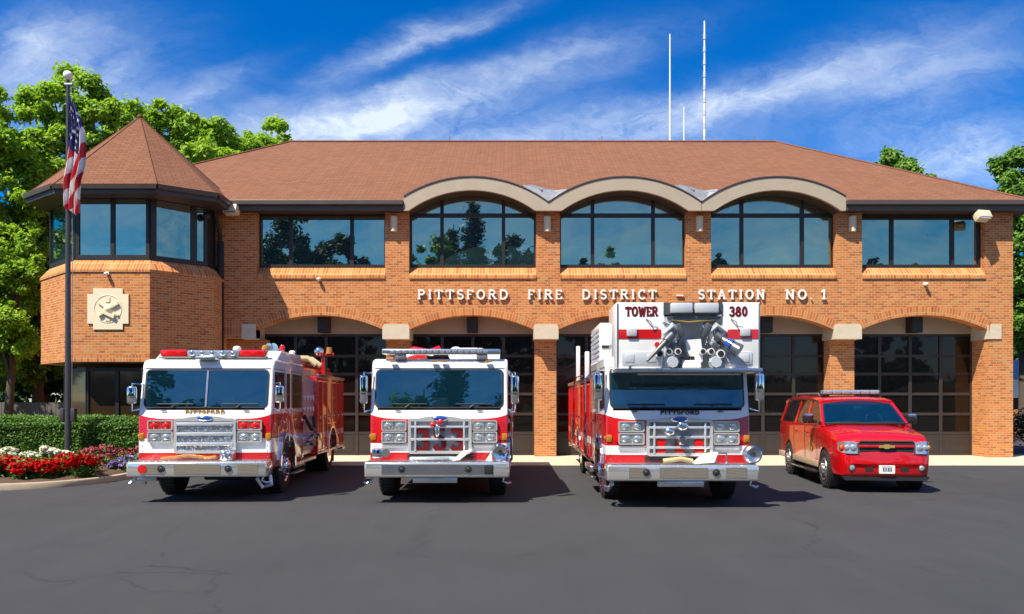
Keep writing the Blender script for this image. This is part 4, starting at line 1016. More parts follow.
# bumper extras of this engine: siren, small tools
b = B(); b.cyl((-.95, -.47, .62), (-.95, -.49, .62), .078, n=20); b.obj('siren', M['red_lens'], bpA)
b = B(); b.box(.38, .60, -.40, -.12, .76, .95, bev=.03); b.obj('siren_housing', M['tread'], bpA)
b = B(); b.tube([(-.7, -.25, .79), (-.2, -.28, .84), (.1, -.2, .80), (.3, -.3, .82)], .03, 8); b.obj('trash_line', M['amber'], bpA)
b = B(); b.tube([(1.02, -.30, .44), (1.12, -.28, .27), (1.24, -.10, .30), (1.20, -.05, .46)], .035, 6); b.obj('step_bracket', M['steel'], bpA)
b = B(); b.box(-1.06, -.72, -.42, -.1, .40, .47, bev=.01); b.box(-1.02, -.96, -.3, -.25, .33, .40); b.obj('underslung_plate', M['steel'], bpA)

# ---- engine in the middle with the number behind its grille
XB, YB_ = PX(439, 15.3), 15.3
eB, livB, cabB, bpB, grB = engine('middle fire engine with 353 across its chrome grille and one wide windscreen', (XB, YB_, 0), R(.3), 2.52, 1.20, 1.50, .89, 1.06, 2.9, 1.4, 8.2, 6.3, 'plain')
b = B(); b.box(-1.08, 1.12, .18, .46, 2.70, 2.80, bev=.03); lb = b.obj('light_bar', M['steel'], eB)
g = B()
for k in range(16): g.box(-.92 + k * .115, -.83 + k * .115, .172, .182, 2.725, 2.775, bev=.003)
g.obj('lens', M['clear'], lb)
for x in (-.74, .78): b = B(); b.box(x - .10, x + .10, .2, .44, 2.60, 2.71, bev=.02); b.obj('bracket', M['dull'], lb)
b = B()
for x in (-.86, -.1, .08, .9): b.box(x - .06, x + .06, .12, .20, 2.545, 2.575, bev=.01)
b.obj('marker_light', M['amber'], cabB)
for i, (x, y, rr) in enumerate(((.22, 1.6, .15), (.48, 1.5, .14), (.70, 1.7, .14), (.93, 1.6, .12))):
    b = B(); b.lathe([(-.16, .03), (-.17, rr), (.17, rr), (.16, .03)], (x, y, 2.62 + rr), 'x' if i % 2 else 'y', n=20); b.obj('hose_roll', M['white'], eB)
b = B(); b.tube([(-.95, 1.3, 2.70), (-.6, 1.35, 2.86), (-.3, 1.3, 2.80), (-.1, 1.4, 2.88)], .06, 8); b.box(-.75, -.35, 1.2, 1.6, 2.62, 2.80, bev=.04); b.obj('folded_hose', M['red'], eB)
b = B(); b.tube([(-.85, 1.15, 2.68), (-.5, 1.1, 2.78), (-.2, 1.12, 2.74)], .035, 8); b.obj('nozzle', M['steel'], eB)
mirror(eB, -1, -1.37, -.02, 1.78, 2.30, .14, 1.68); mirror(eB, 1, 1.39, -.02, 1.78, 2.30, .14, 1.68)
b = B(); letters(b, '353', -.40, .44, .93, .40, -.070, .04, t=.21, gap=.30, serif=0); b.obj('number', M['dkred'], grB, smooth=0)
for x, z, r in ((-.10, 1.40, .055), (.04, 1.45, .055)): b = B(); b.sph((x, -.13, z), (r, .04, r)); b.obj('bell_light', M['red_lens'], grB)
b = B(); b.sph((-.02, -.15, 1.30), (.05, .05, .12)); b.obj('bell', M['chrome'], grB)
b = B(); b.cyl((1.12, -.10, .90), (1.12, -.22, .90), .16, n=24); b.lathe([(-.13, .16), (-.17, .13), (-.13, .05)], (1.12, -.09, .90), 'y', n=24); b.obj('siren', M['chrome'], bpB)
b = B(); b.box(-1.18, -.98, -.34, -.10, .80, .98, bev=.04); b.cyl((-.92, -.3, .90), (-.92, -.36, .90), .075, n=16); b.obj('bumper_lamp', M['chrome'], bpB)
b = B(); b.box(.84, 1.0, -.482, -.474, .53, .70, bev=.003); b.obj('badge_plate', M['black'], bpB)
b = B(); b.tube([(-.5, -.2, .79), (-.2, -.3, .80), (.2, -.2, .80), (.4, -.3, .80)], .035, 8); b.obj('attack_hose', M['grey'], bpB)
b = B(); b.prism([(.26, .76), (.40, .78), (.62, .95), (.44, .93)], 'y', -.38, -.14); b.prism([(.86, .76), (.98, .76), (.96, .92)], 'y', -.3, -.2); b.obj('canvas_cover', M['letter'], bpB, smooth=0)
rear_body(eB, livR, 3.0, 8.2, 6.3, 2.48, 2.42, 7)
b = B()
for y in (.95, 1.45, 3.0): b.tube([(1.27, y, .6), (1.34, y, .7), (1.34, y, 2.35), (1.27, y, 2.42)], .02, 8)
b.obj('handrail', M['chrome'], eB)

# ---- tower truck with its bucket over the windscreen
XC, YC = PX(677.8, 14.65), 14.65
eC, livC, cabC, bpC, grC = engine('largest fire engine, with a white tower bucket and two water cannons over its windscreen', (XC, YC, 0), R(-.4), 2.52, 1.20, 1.50, .89, 1.05, 3.1, 1.4, 10.8, 6.6, 'tower')
mirror(eC, -1, -1.40, -.02, 1.84, 2.32, .15, 1.70); mirror(eC, 1, 1.42, -.02, 1.84, 2.32, .15, 1.70)
b = B(); letters(b, 'PITTSFORD', -.30, .38, 1.598, .072, -.001, .03, t=.2); b.obj('lettering', M['black'], cabC, smooth=0)
for xs in ((-.2, .22),):
    for row, zz in enumerate((1.10, .945)):
        for x in (-.30, .03, .36): b = B(); b.cyl((x, -.022, zz), (x, -.065, zz), .075, n=18); b.obj('grille_light', M['red_lens'], grC)
b = B(); b.sph((.06, -.14, 1.40), (.10, .05, .08)); b.cyl((.06, -.10, 1.14), (.06, -.19, 1.14), .085, .05, n=16); b.sph((-.16, -.13, 1.30), (.09, .06, .07)); b.obj('bell', M['chrome'], grC)
b = B(); b.cyl((1.20, -.30, .92), (1.20, -.42, .92), .155, n=24); b.lathe([(-.13, .155), (-.17, .12), (-.13, .05)], (1.20, -.29, .92), 'y', n=24); b.obj('siren', M['steel'], bpC)
b = B(); b.tube([(-.3, -.25, .80), (0, -.3, .84), (.2, -.25, .80)], .04, 8); b.obj('attack_hose', M['hose'], bpC)
b = B(); b.prism([(.22, .76), (.55, .78), (.62, .95), (.40, .92)], 'y', -.38, -.14); b.obj('canvas_cover', M['letter'], bpC, smooth=0)
b = B(); b.tube([(.62, -.2, .76), (.62, -.2, .93), (.80, -.2, .93), (.80, -.2, .76)], .018, 6); b.obj('bumper_handle', M['chrome'], bpC)
rear_body(eC, livR, 3.2, 10.6, 6.6, 2.52, 2.30, 8)
# bucket
bk = empty('bucket', (0.09, -.45, 2.37), parent=eC)
b = B()
for x0, x1 in ((-1.22, -.40), (.58, 1.22)): b.box(x0, x1, 0, .05, .0, 1.14, bev=.012)
b.box(-1.22, -1.17, .05, 1.15, .0, 1.14, bev=.01); b.box(1.17, 1.22, .05, 1.15, .0, 1.14, bev=.01); b.box(-1.22, 1.22, 1.10, 1.15, .0, 1.0); b.obj('panel', M['white'], bk)
b = B(); b.box(-1.24, 1.24, -.08, 1.15, -.05, .01, bev=.012); b.box(-1.24, 1.24, -.085, -.06, -.045, .02, bev=.008); b.obj('bucket_floor', M['steel'], bk)
b = B(); b.box(-1.20, -.46, -.008, -.001, .52, .68); b.prism([(.60, .52), (.68, .68), (1.20, .68), (1.20, .52)], 'y', -.008, -.001); b.obj('stripe', M['red'], bk, smooth=0)
b = B(); letters(b, 'TOWER', -1.06, -.52, .91, .15, -.0045, .004, t=.24, gap=.16); letters(b, '380', .70, 1.0, .91, .15, -.0045, .004, t=.24, gap=.16, serif=0); b.obj('lettering', M['dkred'], bk, smooth=0)
for x in (-.96, .96): b = B(); b.box(x - .085, x + .085, -.05, .0, .56, .70, bev=.015); b.obj('lamp', M['greylight'], bk)
for x0, x1 in ((-1.12, -.50), (.62, 1.08)): b = B(); b.box(x0, x1, -.02, .0, .08, .30, bev=.008); b.box(x0 + .05, x0 + .2, -.03, -.02, .12, .26, bev=.004); b.box(x1 - .2, x1 - .05, -.03, -.02, .12, .26, bev=.004); b.obj('grey_plate', M['greylight'], bk)
for x in (-.66, .78): b = B(); b.tube([(x - .06, -.01, .86), (x + .02, -.05, .80), (x + .05, -.05, .72), (x + .14, -.01, .72)], .009, 6); b.obj('hook', M['dull'], bk)
b = B(); b.box(-.40, .58, .35, .40, .0, 1.0); b.prism([(-.44, .0), (-.40, .9), (-.28, .9), (-.34, .0)], 'y', .0, .35); b.prism([(.50, .0), (.44, .9), (.58, .9), (.62, .0)], 'y', .0, .35); b.obj('recess_panel', M['greylight'], bk, smooth=0)
b = B(); b.box(-.42, .58, -.02, .3, .93, 1.13); b.box(-.36, .54, -.04, .02, .86, .90); b.obj('lamp_rack', M['gunmetal'], bk, smooth=0)
for x0, x1 in ((-.31, .06), (.10, .50)): b = B(); b.box(x0, x1, -.10, .10, .95, 1.12, bev=.02); b.obj('flood_panel', M['greylight'], bk)
b = B(); b.prism([(-.04, .5), (.22, .52), (.26, .14), (.12, .05), (-.02, .34)], 'y', .02, .3); b.box(-.10, .22, -.03, .25, .02, .16, bev=.02); b.obj('nozzle_cover', M['white'], bk, smooth=0)
def cannon(cx, tip, ring):
    e = B(); e.cyl((cx, .05, .05), (cx, .05, .38), .075, n=14); e.sph((cx, .05, .50), .12); e.tube([(cx, .05, .45), (cx - .10, -.02, .62), (cx, -.08, .74), (cx + .12, -.02, .66), (cx + .06, .05, .50)], .06, 10)
    o = e.obj('water_cannon', M['bright'], bk); t = B()
    t.tube([(cx, -.06, .58), (cx + (tip[0] - cx) * .25, -.10, .58 + (tip[1] - .58) * .25)], .075, 12); t.cyl((cx + (tip[0] - cx) * .25, -.10, .58 + (tip[1] - .58) * .25), (tip[0], -.25, tip[1]), .05 if not ring else .06, .022 if not ring else .12, n=14)
    t.box(cx - .06, cx + .07, -.08, -.02, .32, .45, bev=.01); t.obox((cx + (.13 if not ring else -.16), -.06, .66), (.10, .08, .24), (0, R(-25 if not ring else 20), 0), bev=.02); t.obj('barrel', M['gunmetal'], o)
    if ring: q = B(); p0 = Vector((cx + (tip[0] - cx) * .45, -.16, .58 + (tip[1] - .58) * .45)); p1 = Vector((cx + (tip[0] - cx) * .66, -.20, .58 + (tip[1] - .58) * .66)); q.cyl(p0, p1, .078, .10, n=16); q.obj('band', M['blue'], o)
cannon(-.28, (-.74, .13), False); cannon(.46, (.80, .30), True)
for x, z, r in ((-.50, .26, .060), (-.34, .30, .048), (-.19, .30, .048), (.23, .30, .048), (.37, .30, .048), (.53, .26, .064)):
    b = B(); b.cyl((x, .05, z), (x, -.10, z), r * 1.15, n=18); o = b.obj('spot_lamp', M['white'], bk); g = B(); g.cyl((x, -.10, z), (x, -.105, z), r * .85, n=18); g.obj('lens', M['black'], o)
for x in (-.28, .45): b = B(); b.cyl((x, .0, .12), (x, -.12, .12), .115, .095, n=8); b.obj('cap', M['greylight'], bk)
b = B(); b.box(-1.02, -.98, -.1, 0, .02, .06); b.tube([(-.85, .05, -.08), (.9, .05, -.08)], .02, 6); b.obj('under_rail', M['steel'], bk)
for k, (xa, za, xb, zb_) in enumerate(((-.5, .42, -.36, .62), (-.2, .40, -.12, .75), (.30, .42, .24, .78), (.60, .40, .52, .6), (-.44, .80, -.30, .70), (.40, .84, .56, .74))):
    b = B(); b.tube([(xa, .02, za), ((xa + xb) / 2 + .04, -.06, (za + zb_) / 2), (xb, .04, zb_)], .016, 6); b.obj('hydraulic_line', M['black'] if k % 2 else M['chrome'], bk)
b = B(); b.tube([(-.30, -.02, .84), (0, -.03, .80), (.45, -.02, .84)], .012, 6); b.obj('gold_cable', M['gold'], bk)
b = B(); b.box(-.12, .10, -.04, .02, .18, .22, bev=.005); b.obj('control_lever', M['black'], bk)
b = B(); b.cyl((-.53, -.03, .42), (-.53, .05, .42), .045, n=12); b.obj('valve_wheel', M['red'], bk)
for xs_, zz in ((-1.2, .02), (1.2, .02)): b = B(); b.box(xs_ - .012, xs_ + .012, -.012, .0, .02, 1.12); b.obj('corner_trim', M['steel'], bk)
# boom, cradle box with louvres, turntable side
b = B(); b.box(-1.20, 1.0, 1.7, 3.6, 2.40, 3.36, bev=.02); cr = b.obj('cradle_box', M['white'], eC)
b = B()
for k in range(7): b.box(-1.215, -1.20, 1.8, 3.5, 2.62 + k * .10, 2.67 + k * .10)
b.obj('louvre', M['greylight'], cr, smooth=0)
b = B(); b.box(-1.16, -.96, 1.685, 1.70, 2.86, 2.92); b.obj('vent', M['black'], cr, smooth=0)
b = B()
for x in (-.55, .55):
    for z in (2.75, 3.25): b.box(x - .05, x + .05, 3.6, 10.5, z - .05, z + .05)
    for k in range(12): y = 3.7 + k * .56; b.tube([(x, y, 2.75), (x, y + .28, 3.25), (x, y + .56, 2.75)], .025, 4)
b.obj('boom', M['white'], eC, smooth=0)
b = B(); b.cyl((0, 8.6, 2.3), (0, 8.6, 2.75), .6, n=24); b.obj('turntable', M['dull'], eC)
for x, y, z0, z1 in ((-1.20, 7.6, 2.3, 3.28), (-1.16, 5.2, 2.3, 3.0)): b = B(); b.box(x - .05, x + .05, y - .1, y + .1, z0, z1, bev=.02); b.obj('stanchion', M['white'], eC)
b = B(); b.tube([(-1.27, 6.2, .9), (-1.40, 6.2, 1.0), (-1.40, 6.2, 2.25), (-1.36, 6.0, 2.40), (-1.27, 5.2, 2.42)], .022, 8); b.tube([(-1.27, 3.2, .6), (-1.36, 3.2, .7), (-1.36, 3.2, 2.3), (-1.27, 3.2, 2.4)], .02, 8); b.obj('handrail', M['chrome'], eC)
for y in (4.0, 8.6): b = B(); b.box(-1.31, -1.26, y - .35, y + .35, .62, 1.35, bev=.02); b.obj('outrigger', M['chrome'], eC)
b = B(); b.tube([(-1.18, -.3, .44), (-1.25, -.25, .30), (-1.28, -.1, .30), (-1.27, .25, .46)], .04, 6); b.obj('step_bracket', M['steel'], bpC)
# ------------------------------------------------------------------ red chief's wagon
def suv():
    root = empty('suv', (7.42, 16.55, 0), R(-6.0)); tag(root, 'bright red SUV with a clear roof light bar, parked beyond the tower truck', 'suv'); root.scale = (.945, 1, 1)
    RP = M['red_suv'] = mat('suv_paint', (.50, .003, .005), .22, coat=1.0, var=.03)
    # body lofted from front to back: (y, half width, z bottom, z shoulder, z top centre)
    S = [(0.00, .74, .40, .60, .70), (.03, .82, .34, .68, .82), (.07, .865, .31, .84, .96), (.12, .895, .30, .95, 1.07), (.22, .935, .30, 1.03, 1.14), (.42, .975, .30, 1.09, 1.19), (.9, 1.0, .32, 1.17, 1.275),
         (1.35, 1.0, .34, 1.25, 1.35), (1.6, 1.0, .34, 1.285, 1.35), (2.6, 1.0, .34, 1.295, 1.34), (4.2, 1.0, .34, 1.305, 1.34), (5.2, .99, .36, 1.305, 1.34), (5.5, .965, .42, 1.28, 1.32), (5.58, .90, .50, 1.20, 1.25)]
    b = B(); prev = None
    for y, w, zb, zs, zt in S:
        half = [(0, zb), (w * .86, zb), (w * .965, zb + .05), (w * .985, zb + .16), (w * .99, (zb + zs) * .5 - .02), (w, (zb + zs) * .5 + .08), (w * .992, zs - .10), (w * .972, zs - .03), (w * .93, zs + (zt - zs) * .35), (w * .82, zs + (zt - zs) * .62), (w * .70, zs + (zt - zs) * .72), (w * .66, zs + (zt - zs) * .90), (w * .3, zt), (0, zt)]
        ring = [b.bm.verts.new((x, y, z)) for x, z in half] + [b.bm.verts.new((-x, y, z)) for x, z in half[-2:0:-1]]
        if prev:
            for i in range(len(ring)): b.bm.faces.new((prev[i], prev[(i + 1) % len(ring)], ring[(i + 1) % len(ring)], ring[i]))
        else: b.bm.faces.new(ring)
        prev = ring
    b.bm.faces.new(prev[::-1]); body = b.obj('body', RP, root, smooth=32)
    c = B()
    for y in (1.02, 4.32):
        c.cyl((-1.2, y, .40), (-.66, y, .40), .46, n=36); c.cyl((.66, y, .40), (1.2, y, .40), .46, n=36)
    carve(body, c); body.data.materials.clear(); body.data.materials.append(RP)
    for s in (-1, 1):
        for y in (1.02, 4.32): b = B(); b.lathe([(s * .665, .452), (s * .965, .452)], (0, y, .40), 'x', n=36); b.obj('wheel_well', M['black'], body, smooth=60)
    # greenhouse: hollow shell of posts and roof with glass between
    zb, zr = 1.32, 1.87; F0, F1, Rr0, Rr1 = 1.30, 2.08, 5.50, 5.15
    wb, wr = .955, .80
    def gp(y, z, s=1):
        t = (z - zb) / (zr - zb); return (s * (wb + (wr - wb) * t), y, z)
    def fy(z): return F0 + (F1 - F0) * (z - zb) / (zr - zb)
    b = B()
    # roof
    rf = [(F1 - .12, 1.845), (F1 + .05, 1.895), (F1 + .6, 1.935), (3.6, 1.945), (4.8, 1.93), (Rr1 + .12, 1.895), (Rr1 + .22, 1.85)]
    prev = None
    for y, z in rf:
        xs = [(-1.0, -.055), (-.95, -.02), (-.8, .0), (-.4, .018), (0, .022), (.4, .018), (.8, 0), (.95, -.02), (1.0, -.055)]
        ring = [b.bm.verts.new((k * (wr + .035), y, z + dz)) for k, dz in xs] + [b.bm.verts.new((k * (wr + .02), y, z - .09)) for k, dz in xs[::-1]]
        if prev:
            for i in range(len(ring)): b.bm.faces.new((prev[i], prev[(i + 1) % len(ring)], ring[(i + 1) % len(ring)], ring[i]))
        else: b.bm.faces.new(ring)
        prev = ring
    b.bm.faces.new(prev[::-1])
    def post(ya, yb, yc, yd, s, th=.05):
        """pillar between ya..yb at the belt and yc..yd at the roof"""
        P = [gp(ya, zb - .02, s), gp(yb, zb - .02, s), gp(yd, zr - .02, s), gp(yc, zr - .02, s)]
        if s > 0: b.slab(P, th)
        else: b.slab(P[::-1], th)
    for s in (-1, 1):
        post(F0 + .0, F0 + .11, F1 - .04, F1 + .04, s, .08); post(2.60, 2.78, 2.70, 2.80, s); post(3.72, 3.86, 3.70, 3.80, s); post(5.28, 5.50, 5.05, 5.17, s)
        post(1.75, 2.6, 2.1, 2.2, s, .001) if False else None
    b.slab([(-wb + .02, Rr0 + .0, zb), (-wr, Rr1 + .1, zr), (wr, Rr1 + .1, zr), (wb - .02, Rr0, zb)], .04)
    gh = b.obj('roof', RP, body, smooth=35)
    for s in (-1, 1):
        for (ya, yb, yc, yd) in ((F0 + .11, 2.60, F1 + .04, 2.70), (2.78, 3.72, 2.80, 3.70), (3.86, 5.28, 3.80, 5.05)):
            P = [gp(ya, zb - .01, s), gp(yb, zb - .01, s), gp(yd, zr - .02, s), gp(yc, zr - .02, s)]; P = [Vector(p) - Vector((s * .02, 0, 0)) for p in P]
            g = B(); g.slab(P if s > 0 else P[::-1], .006); g.obj('side_window', M['sidewin'], body, smooth=0)
    g = B(); rows_ = 6; cols = 14; V_ = []
    for i in range(rows_ + 1):
        z = zb + .02 + (zr - .03 - zb - .02) * i / rows_; row = []
        for j in range(cols + 1):
            k = -1 + 2 * j / cols; w = (wb + (wr - wb) * (z - zb) / (zr - zb)) - .05; row.append(g.bm.verts.new((k * w, fy(z) - .10 * (1 - k * k) + .02, z)))
        V_.append(row)
    for i in range(rows_):
        for j in range(cols): g.bm.faces.new((V_[i][j], V_[i][j + 1], V_[i + 1][j + 1], V_[i + 1][j]))
    ws = g.obj('windscreen', M['wind'], body, smooth=80)
    t = B(); t.tube([V for V in [(k * .90, fy(1.33) - .10 * (1 - k * k) * .9 - .02, 1.35) for k in [-1 + .1 * i for i in range(21)]]], .022, 6); t.obj('cowl', M['black'], body)
    t = B()
    for sx in (-.45, .35): t.tube([(sx - .25, fy(1.37) - .10, 1.375), (sx + .3, fy(1.39) - .10, 1.39)], .010, 5)
    t.obj('wiper', M['black'], ws)
    # interior
    i_ = B(); i_.box(-.85, .85, 1.45, 1.95, .95, 1.36, bev=.05); i_.box(-.9, .9, 1.6, 5.3, .6, .7)
    for sx in (-.42, .42):
        for yy in (2.75, 3.8): i_.box(sx - .25, sx + .25, yy, yy + .16, .8, 1.55, bev=.05); i_.box(sx - .13, sx + .13, yy + .02, yy + .11, 1.56, 1.74, bev=.03)
    i_.tube([(.42 + .18 * math.cos(R(a)), 2.05 + .05 * math.sin(R(a)), 1.42 + .16 * math.sin(R(a))) for a in range(0, 360, 24)], .016, 6, closed=True); i_.box(-.1, .1, 1.82, 1.86, 1.66, 1.72, bev=.01)
    i_.obj('interior', M['seat'], body)
    # front end
    u = (1, 0, 0); v = (0, 0, 1)
    def fp(x, y, z, w, h, r, th, mm, name, hole=None, par=body):
        q = B(); q.rpanel((x, y, z), u, v, w, h, r, th, hole=hole); return q.obj(name, M[mm], par, smooth=40)
    gr = fp(0, .075, .895, 1.14, .30, .06, .06, 'chrome_gold', 'grille', hole=.022); q = B(); q.box(-.55, .55, .03, .09, .76, 1.03); q.obj('grille_mesh', M['black'], gr, smooth=0)
    q = B(); q.box(-.56, .56, .0, .055, .905, .955, bev=.012); q.obj('grille_bar', RP, gr)
    q = B(); bt_ = [(-.135, -.035), (-.155, .012), (-.045, .012), (-.045, .035), (.055, .035), (.055, .012), (.155, .012), (.135, -.035), (.045, -.035), (.045, -.045), (-.045, -.045), (-.045, -.035)]
    q.prism([(x + .0, z + .925) for x, z in [(-.16, -.022), (-.15, .025), (-.05, .025), (-.045, .045), (.05, .045), (.055, .025), (.16, .025), (.15, -.022), (.05, -.022), (.045, -.042), (-.05, -.042), (-.055, -.022)]], 'y', -.022, .01); q.obj('emblem', M['gold'], gr, smooth=0)
    for s in (-1, 1):
        P_ = [(.585, .045, .785), (.585, .085, .985), (.70, .095, 1.0), (.80, .13, 1.0), (.885, .19, .99), (.935, .27, .975), (.935, .25, .83), (.88, .14, .80), (.80, .065, .785), (.70, .045, .785)]
        q = B(); cv = q.bm.verts.new((s * .77, .035, .90)); F = [q.bm.verts.new((s * x, y - .045, .785 + (z - .785) * 1.12)) for x, y, z in P_]; K = [q.bm.verts.new((s * (x - .01), y + .12, .785 + (z - .785) * 1.08)) for x, y, z in P_]
        for i in range(len(P_)): j = (i + 1) % len(P_); q.bm.faces.new((cv, F[i], F[j])); q.bm.faces.new((F[i], K[i], K[j], F[j]))
        hl = q.obj('headlight', M['lampglass'], body, smooth=50)
        for x, y, z, r_ in ((.67, .020, .90, .066), (.79, .040, .90, .060)):
            q = B(); q.sph((s * x, y, z), (r_, .03, r_), seg=16, rings=10); q.obj('bulb', M['clear'], hl)
        q = B(); q.sph((s * .885, .11, .90), (.035, .03, .055)); q.obj('corner_lens', M['amber'], hl)
        q = B(); q.cyl((s * .70, .03, .50), (s * .70, -.005, .50), .072, n=18); f = q.obj('fog_lamp', M['black'], body); q = B(); q.sph((s * .70, -.005, .50), (.056, .02, .056)); q.obj('lens', M['clear'], f)
        q = B(); q.rpanel((s * .36, -.002, .475), u, v, .17, .085, .03, .004); q.obj('tow_slot', M['black'], body, smooth=0)
        # mirrors
        q = B(); q.box(*sorted((s * 1.03, s * 1.27)), 1.72, 1.86, 1.34, 1.54, bev=.045, seg=3); q.box(*sorted((s * .95, s * 1.06)), 1.76, 1.83, 1.34, 1.41, bev=.01); mm_ = q.obj('door_mirror', M['blackgloss'], body)
        q = B(); q.box(*sorted((s * 1.05, s * 1.25)), 1.70, 1.80, 1.48, 1.555, bev=.03); q.obj('mirror_cap', M['chrome'], mm_)
        # side: door seams, handles, rocker cladding, arches
        O, us, vs = side_frame(s, 1.0)
        for y0, y1 in ((1.62, 2.70), (2.70, 3.78)):
            q = B(); q.rpanel(O((y0 + y1) / 2, .87), us, vs, y1 - y0, .86, .06, .003, hole=.010); d = q.obj('door', M['black'], body, smooth=0)
            h = B(); h.box(*sorted((s * .995, s * 1.03)), y1 - .28, y1 - .08, 1.10, 1.135, bev=.01); h.obj('handle', RP, d)
        q = B(); q.box(*sorted((s * .985, s * 1.015)), 1.50, 3.84, .40, .54, bev=.01); q.obj('rocker_trim', M['tan'], body)
        q = B(); q.box(*sorted((s * .90, s * 1.06)), 1.55, 3.80, .27, .33, bev=.02); q.obj('running_board', M['blackgloss'], body)
        q = B(); q.box(*sorted((s * .97, s * 1.005)), 4.85, 5.45, .40, .54, bev=.01); q.obj('rear_trim', M['tan'], body)
        q = B(); q.tube([(s * .66, 2.6, 1.94), (s * .67, 2.7, 2.0), (s * .67, 4.7, 2.0), (s * .66, 4.85, 1.93)], .018, 6); q.obj('roof_rail', M['dull'], body)
        for y in (1.02, 4.32): wheel(root, s * .875, y, .40, .27, s, rimmat='alloy')
        q = B(); c0 = (s * 1.004, 2.14, .86)                                 # maltese cross on the door
        for k in range(4):
            a = R(45 + 90 * k); d1, d2 = (math.cos(a), math.sin(a)), (-math.sin(a), math.cos(a))
            P = [(c0[0], c0[1] + d1[0] * r_ + d2[0] * w_, c0[2] + d1[1] * r_ + d2[1] * w_) for r_, w_ in ((.04, .02), (.17, .09), (.19, 0), (.17, -.09), (.04, -.02))]
            q.quad(P)
        q.lathe([(s * 1.005, .06), (s * 1.008, .055), (s * 1.008, .001)], (0, 2.14, .86), 'x', n=16); q.obj('door_emblem', M['gold'], body, smooth=0)
    pl = fp(.0, -.002, .475, .32, .165, .012, .012, 'letter', 'number_plate')
    q = B()
    for k, (x, w) in enumerate(((-.085, .035), (-.035, .03), (.012, .04), (.065, .032))): q.box(x, x + w, -.0175, -.0145, .435, .51); 
    q.box(-.10, .10, -.0175, -.0145, .525, .532); q.obj('plate_marks', M['platetext'], pl, smooth=0)
    q = B(); q.prism([(-.88, .33), (.88, .33), (.82, .25), (-.82, .25)], 'y', .04, .3); q.obj('air_dam', M['black'], body, smooth=0)
    q = B(); q.box(-.8, .8, .4, 5.3, .28, .40); q.cyl((-.7, 1.02, .38), (.7, 1.02, .38), .05, n=8); q.cyl((-.7, 4.32, .38), (.7, 4.32, .38), .07, n=8); q.obj('underbody', M['black'], root)
    # light bar
    q = B(); q.box(-.66, .66, 2.35, 2.62, 1.965, 1.985, bev=.006); q.box(-.6, -.5, 2.38, 2.6, 1.90, 1.97); q.box(.5, .6, 2.38, 2.6, 1.90, 1.97); lb = q.obj('light_bar', M['black'], root)
    for k in range(6): q = B(); q.box(-.65 + k * .218, -.445 + k * .218, 2.34, 2.63, 1.986, 2.075, bev=.015); q.obj('lens', M['clear'], lb)
    q = B(); q.box(-.5, .5, 4.95, 5.3, 1.93, 1.955, bev=.008); q.obj('spoiler', RP, body)
    return root
M['lampglass'] = mat('lamp_glass', (.55, .57, .60), .10, .7, var=.35, vs=30); M['chrome_gold'] = mat('warm_chrome', (.70, .62, .48), .15, 1.0); M['tan'] = mat('tan_trim_strip', (.42, .32, .22), .5); M['alloy'] = mat('alloy_wheel', (.62, .60, .56), .3, .9)
M['blackgloss'] = mat('gloss_black', (.02, .02, .022), .15, coat=.6); M['platetext'] = mat('plate_blue', (.10, .14, .28), .5); M['sidewin'] = glass_mat('suv_side_glass', (.010, .012, .012), .06, .01, tint=(.8, .9, 1), see=.45)
suv()
# ------------------------------------------------------------------ plants
rng = np.random.default_rng(11)
def quads_mesh(name, V, m, parent=None, loc=None, kind=None):
    """V: (n, 4, 3) array of leaf corners"""
    n = len(V); me = bpy.data.meshes.new(name); me.vertices.add(n * 4); me.vertices.foreach_set('co', V.reshape(-1).astype(np.float32))
    me.loops.add(n * 4); me.loops.foreach_set('vertex_index', np.arange(n * 4, dtype=np.int32))
    me.polygons.add(n); me.polygons.foreach_set('loop_start', np.arange(0, n * 4, 4, dtype=np.int32)); me.polygons.foreach_set('loop_total', np.full(n, 4, dtype=np.int32))
    me.update(calc_edges=True); me.materials.append(m)
    o = bpy.data.objects.new(name, me); COL.objects.link(o)
    if parent: o.parent = parent
    if loc is not None: o.location = loc
    if kind: o['kind'] = kind
    return o
def leaf_quads(P, size, up=0.35, asp=0.55, out=None):
    n = len(P); nrm = rng.normal(size=(n, 3)); nrm[:, 2] = np.abs(nrm[:, 2]) + up; nrm[:, 1] -= .25; nrm[:, 0] -= .25
    if out is not None: nrm += out * 0.9
    nrm /= np.linalg.norm(nrm, axis=1)[:, None]
    a = np.cross(nrm, rng.normal(size=(n, 3))); a /= np.linalg.norm(a, axis=1)[:, None]; c = np.cross(nrm, a)
    s = size * rng.uniform(.6, 1.35, size=(n, 1)); a = a * s; c = c * s * asp
    return np.stack([P - a, P - c * .9 + a * .1, P + a, P + c * .9 + a * .1], 1)
def clumps(cs, rs, per, flat=0.75, hollow=0.5):
    out = []; dirs = []
    for c, r in zip(cs, rs):
        k = max(8, int(per * (r / np.mean(rs)) ** 2)); d = rng.normal(size=(k, 3)); d /= np.linalg.norm(d, axis=1)[:, None]
        rad = r * (hollow + (1 - hollow) * rng.random((k, 1)) ** .6) * rng.uniform(.8, 1.1, (k, 1)); d2 = d * [1, 1, flat]
        out.append(np.array(c) + d2 * rad * (1 + .28 * rng.normal(size=(k, 1)))); dirs.append(d)
    return np.concatenate(out), np.concatenate(dirs)
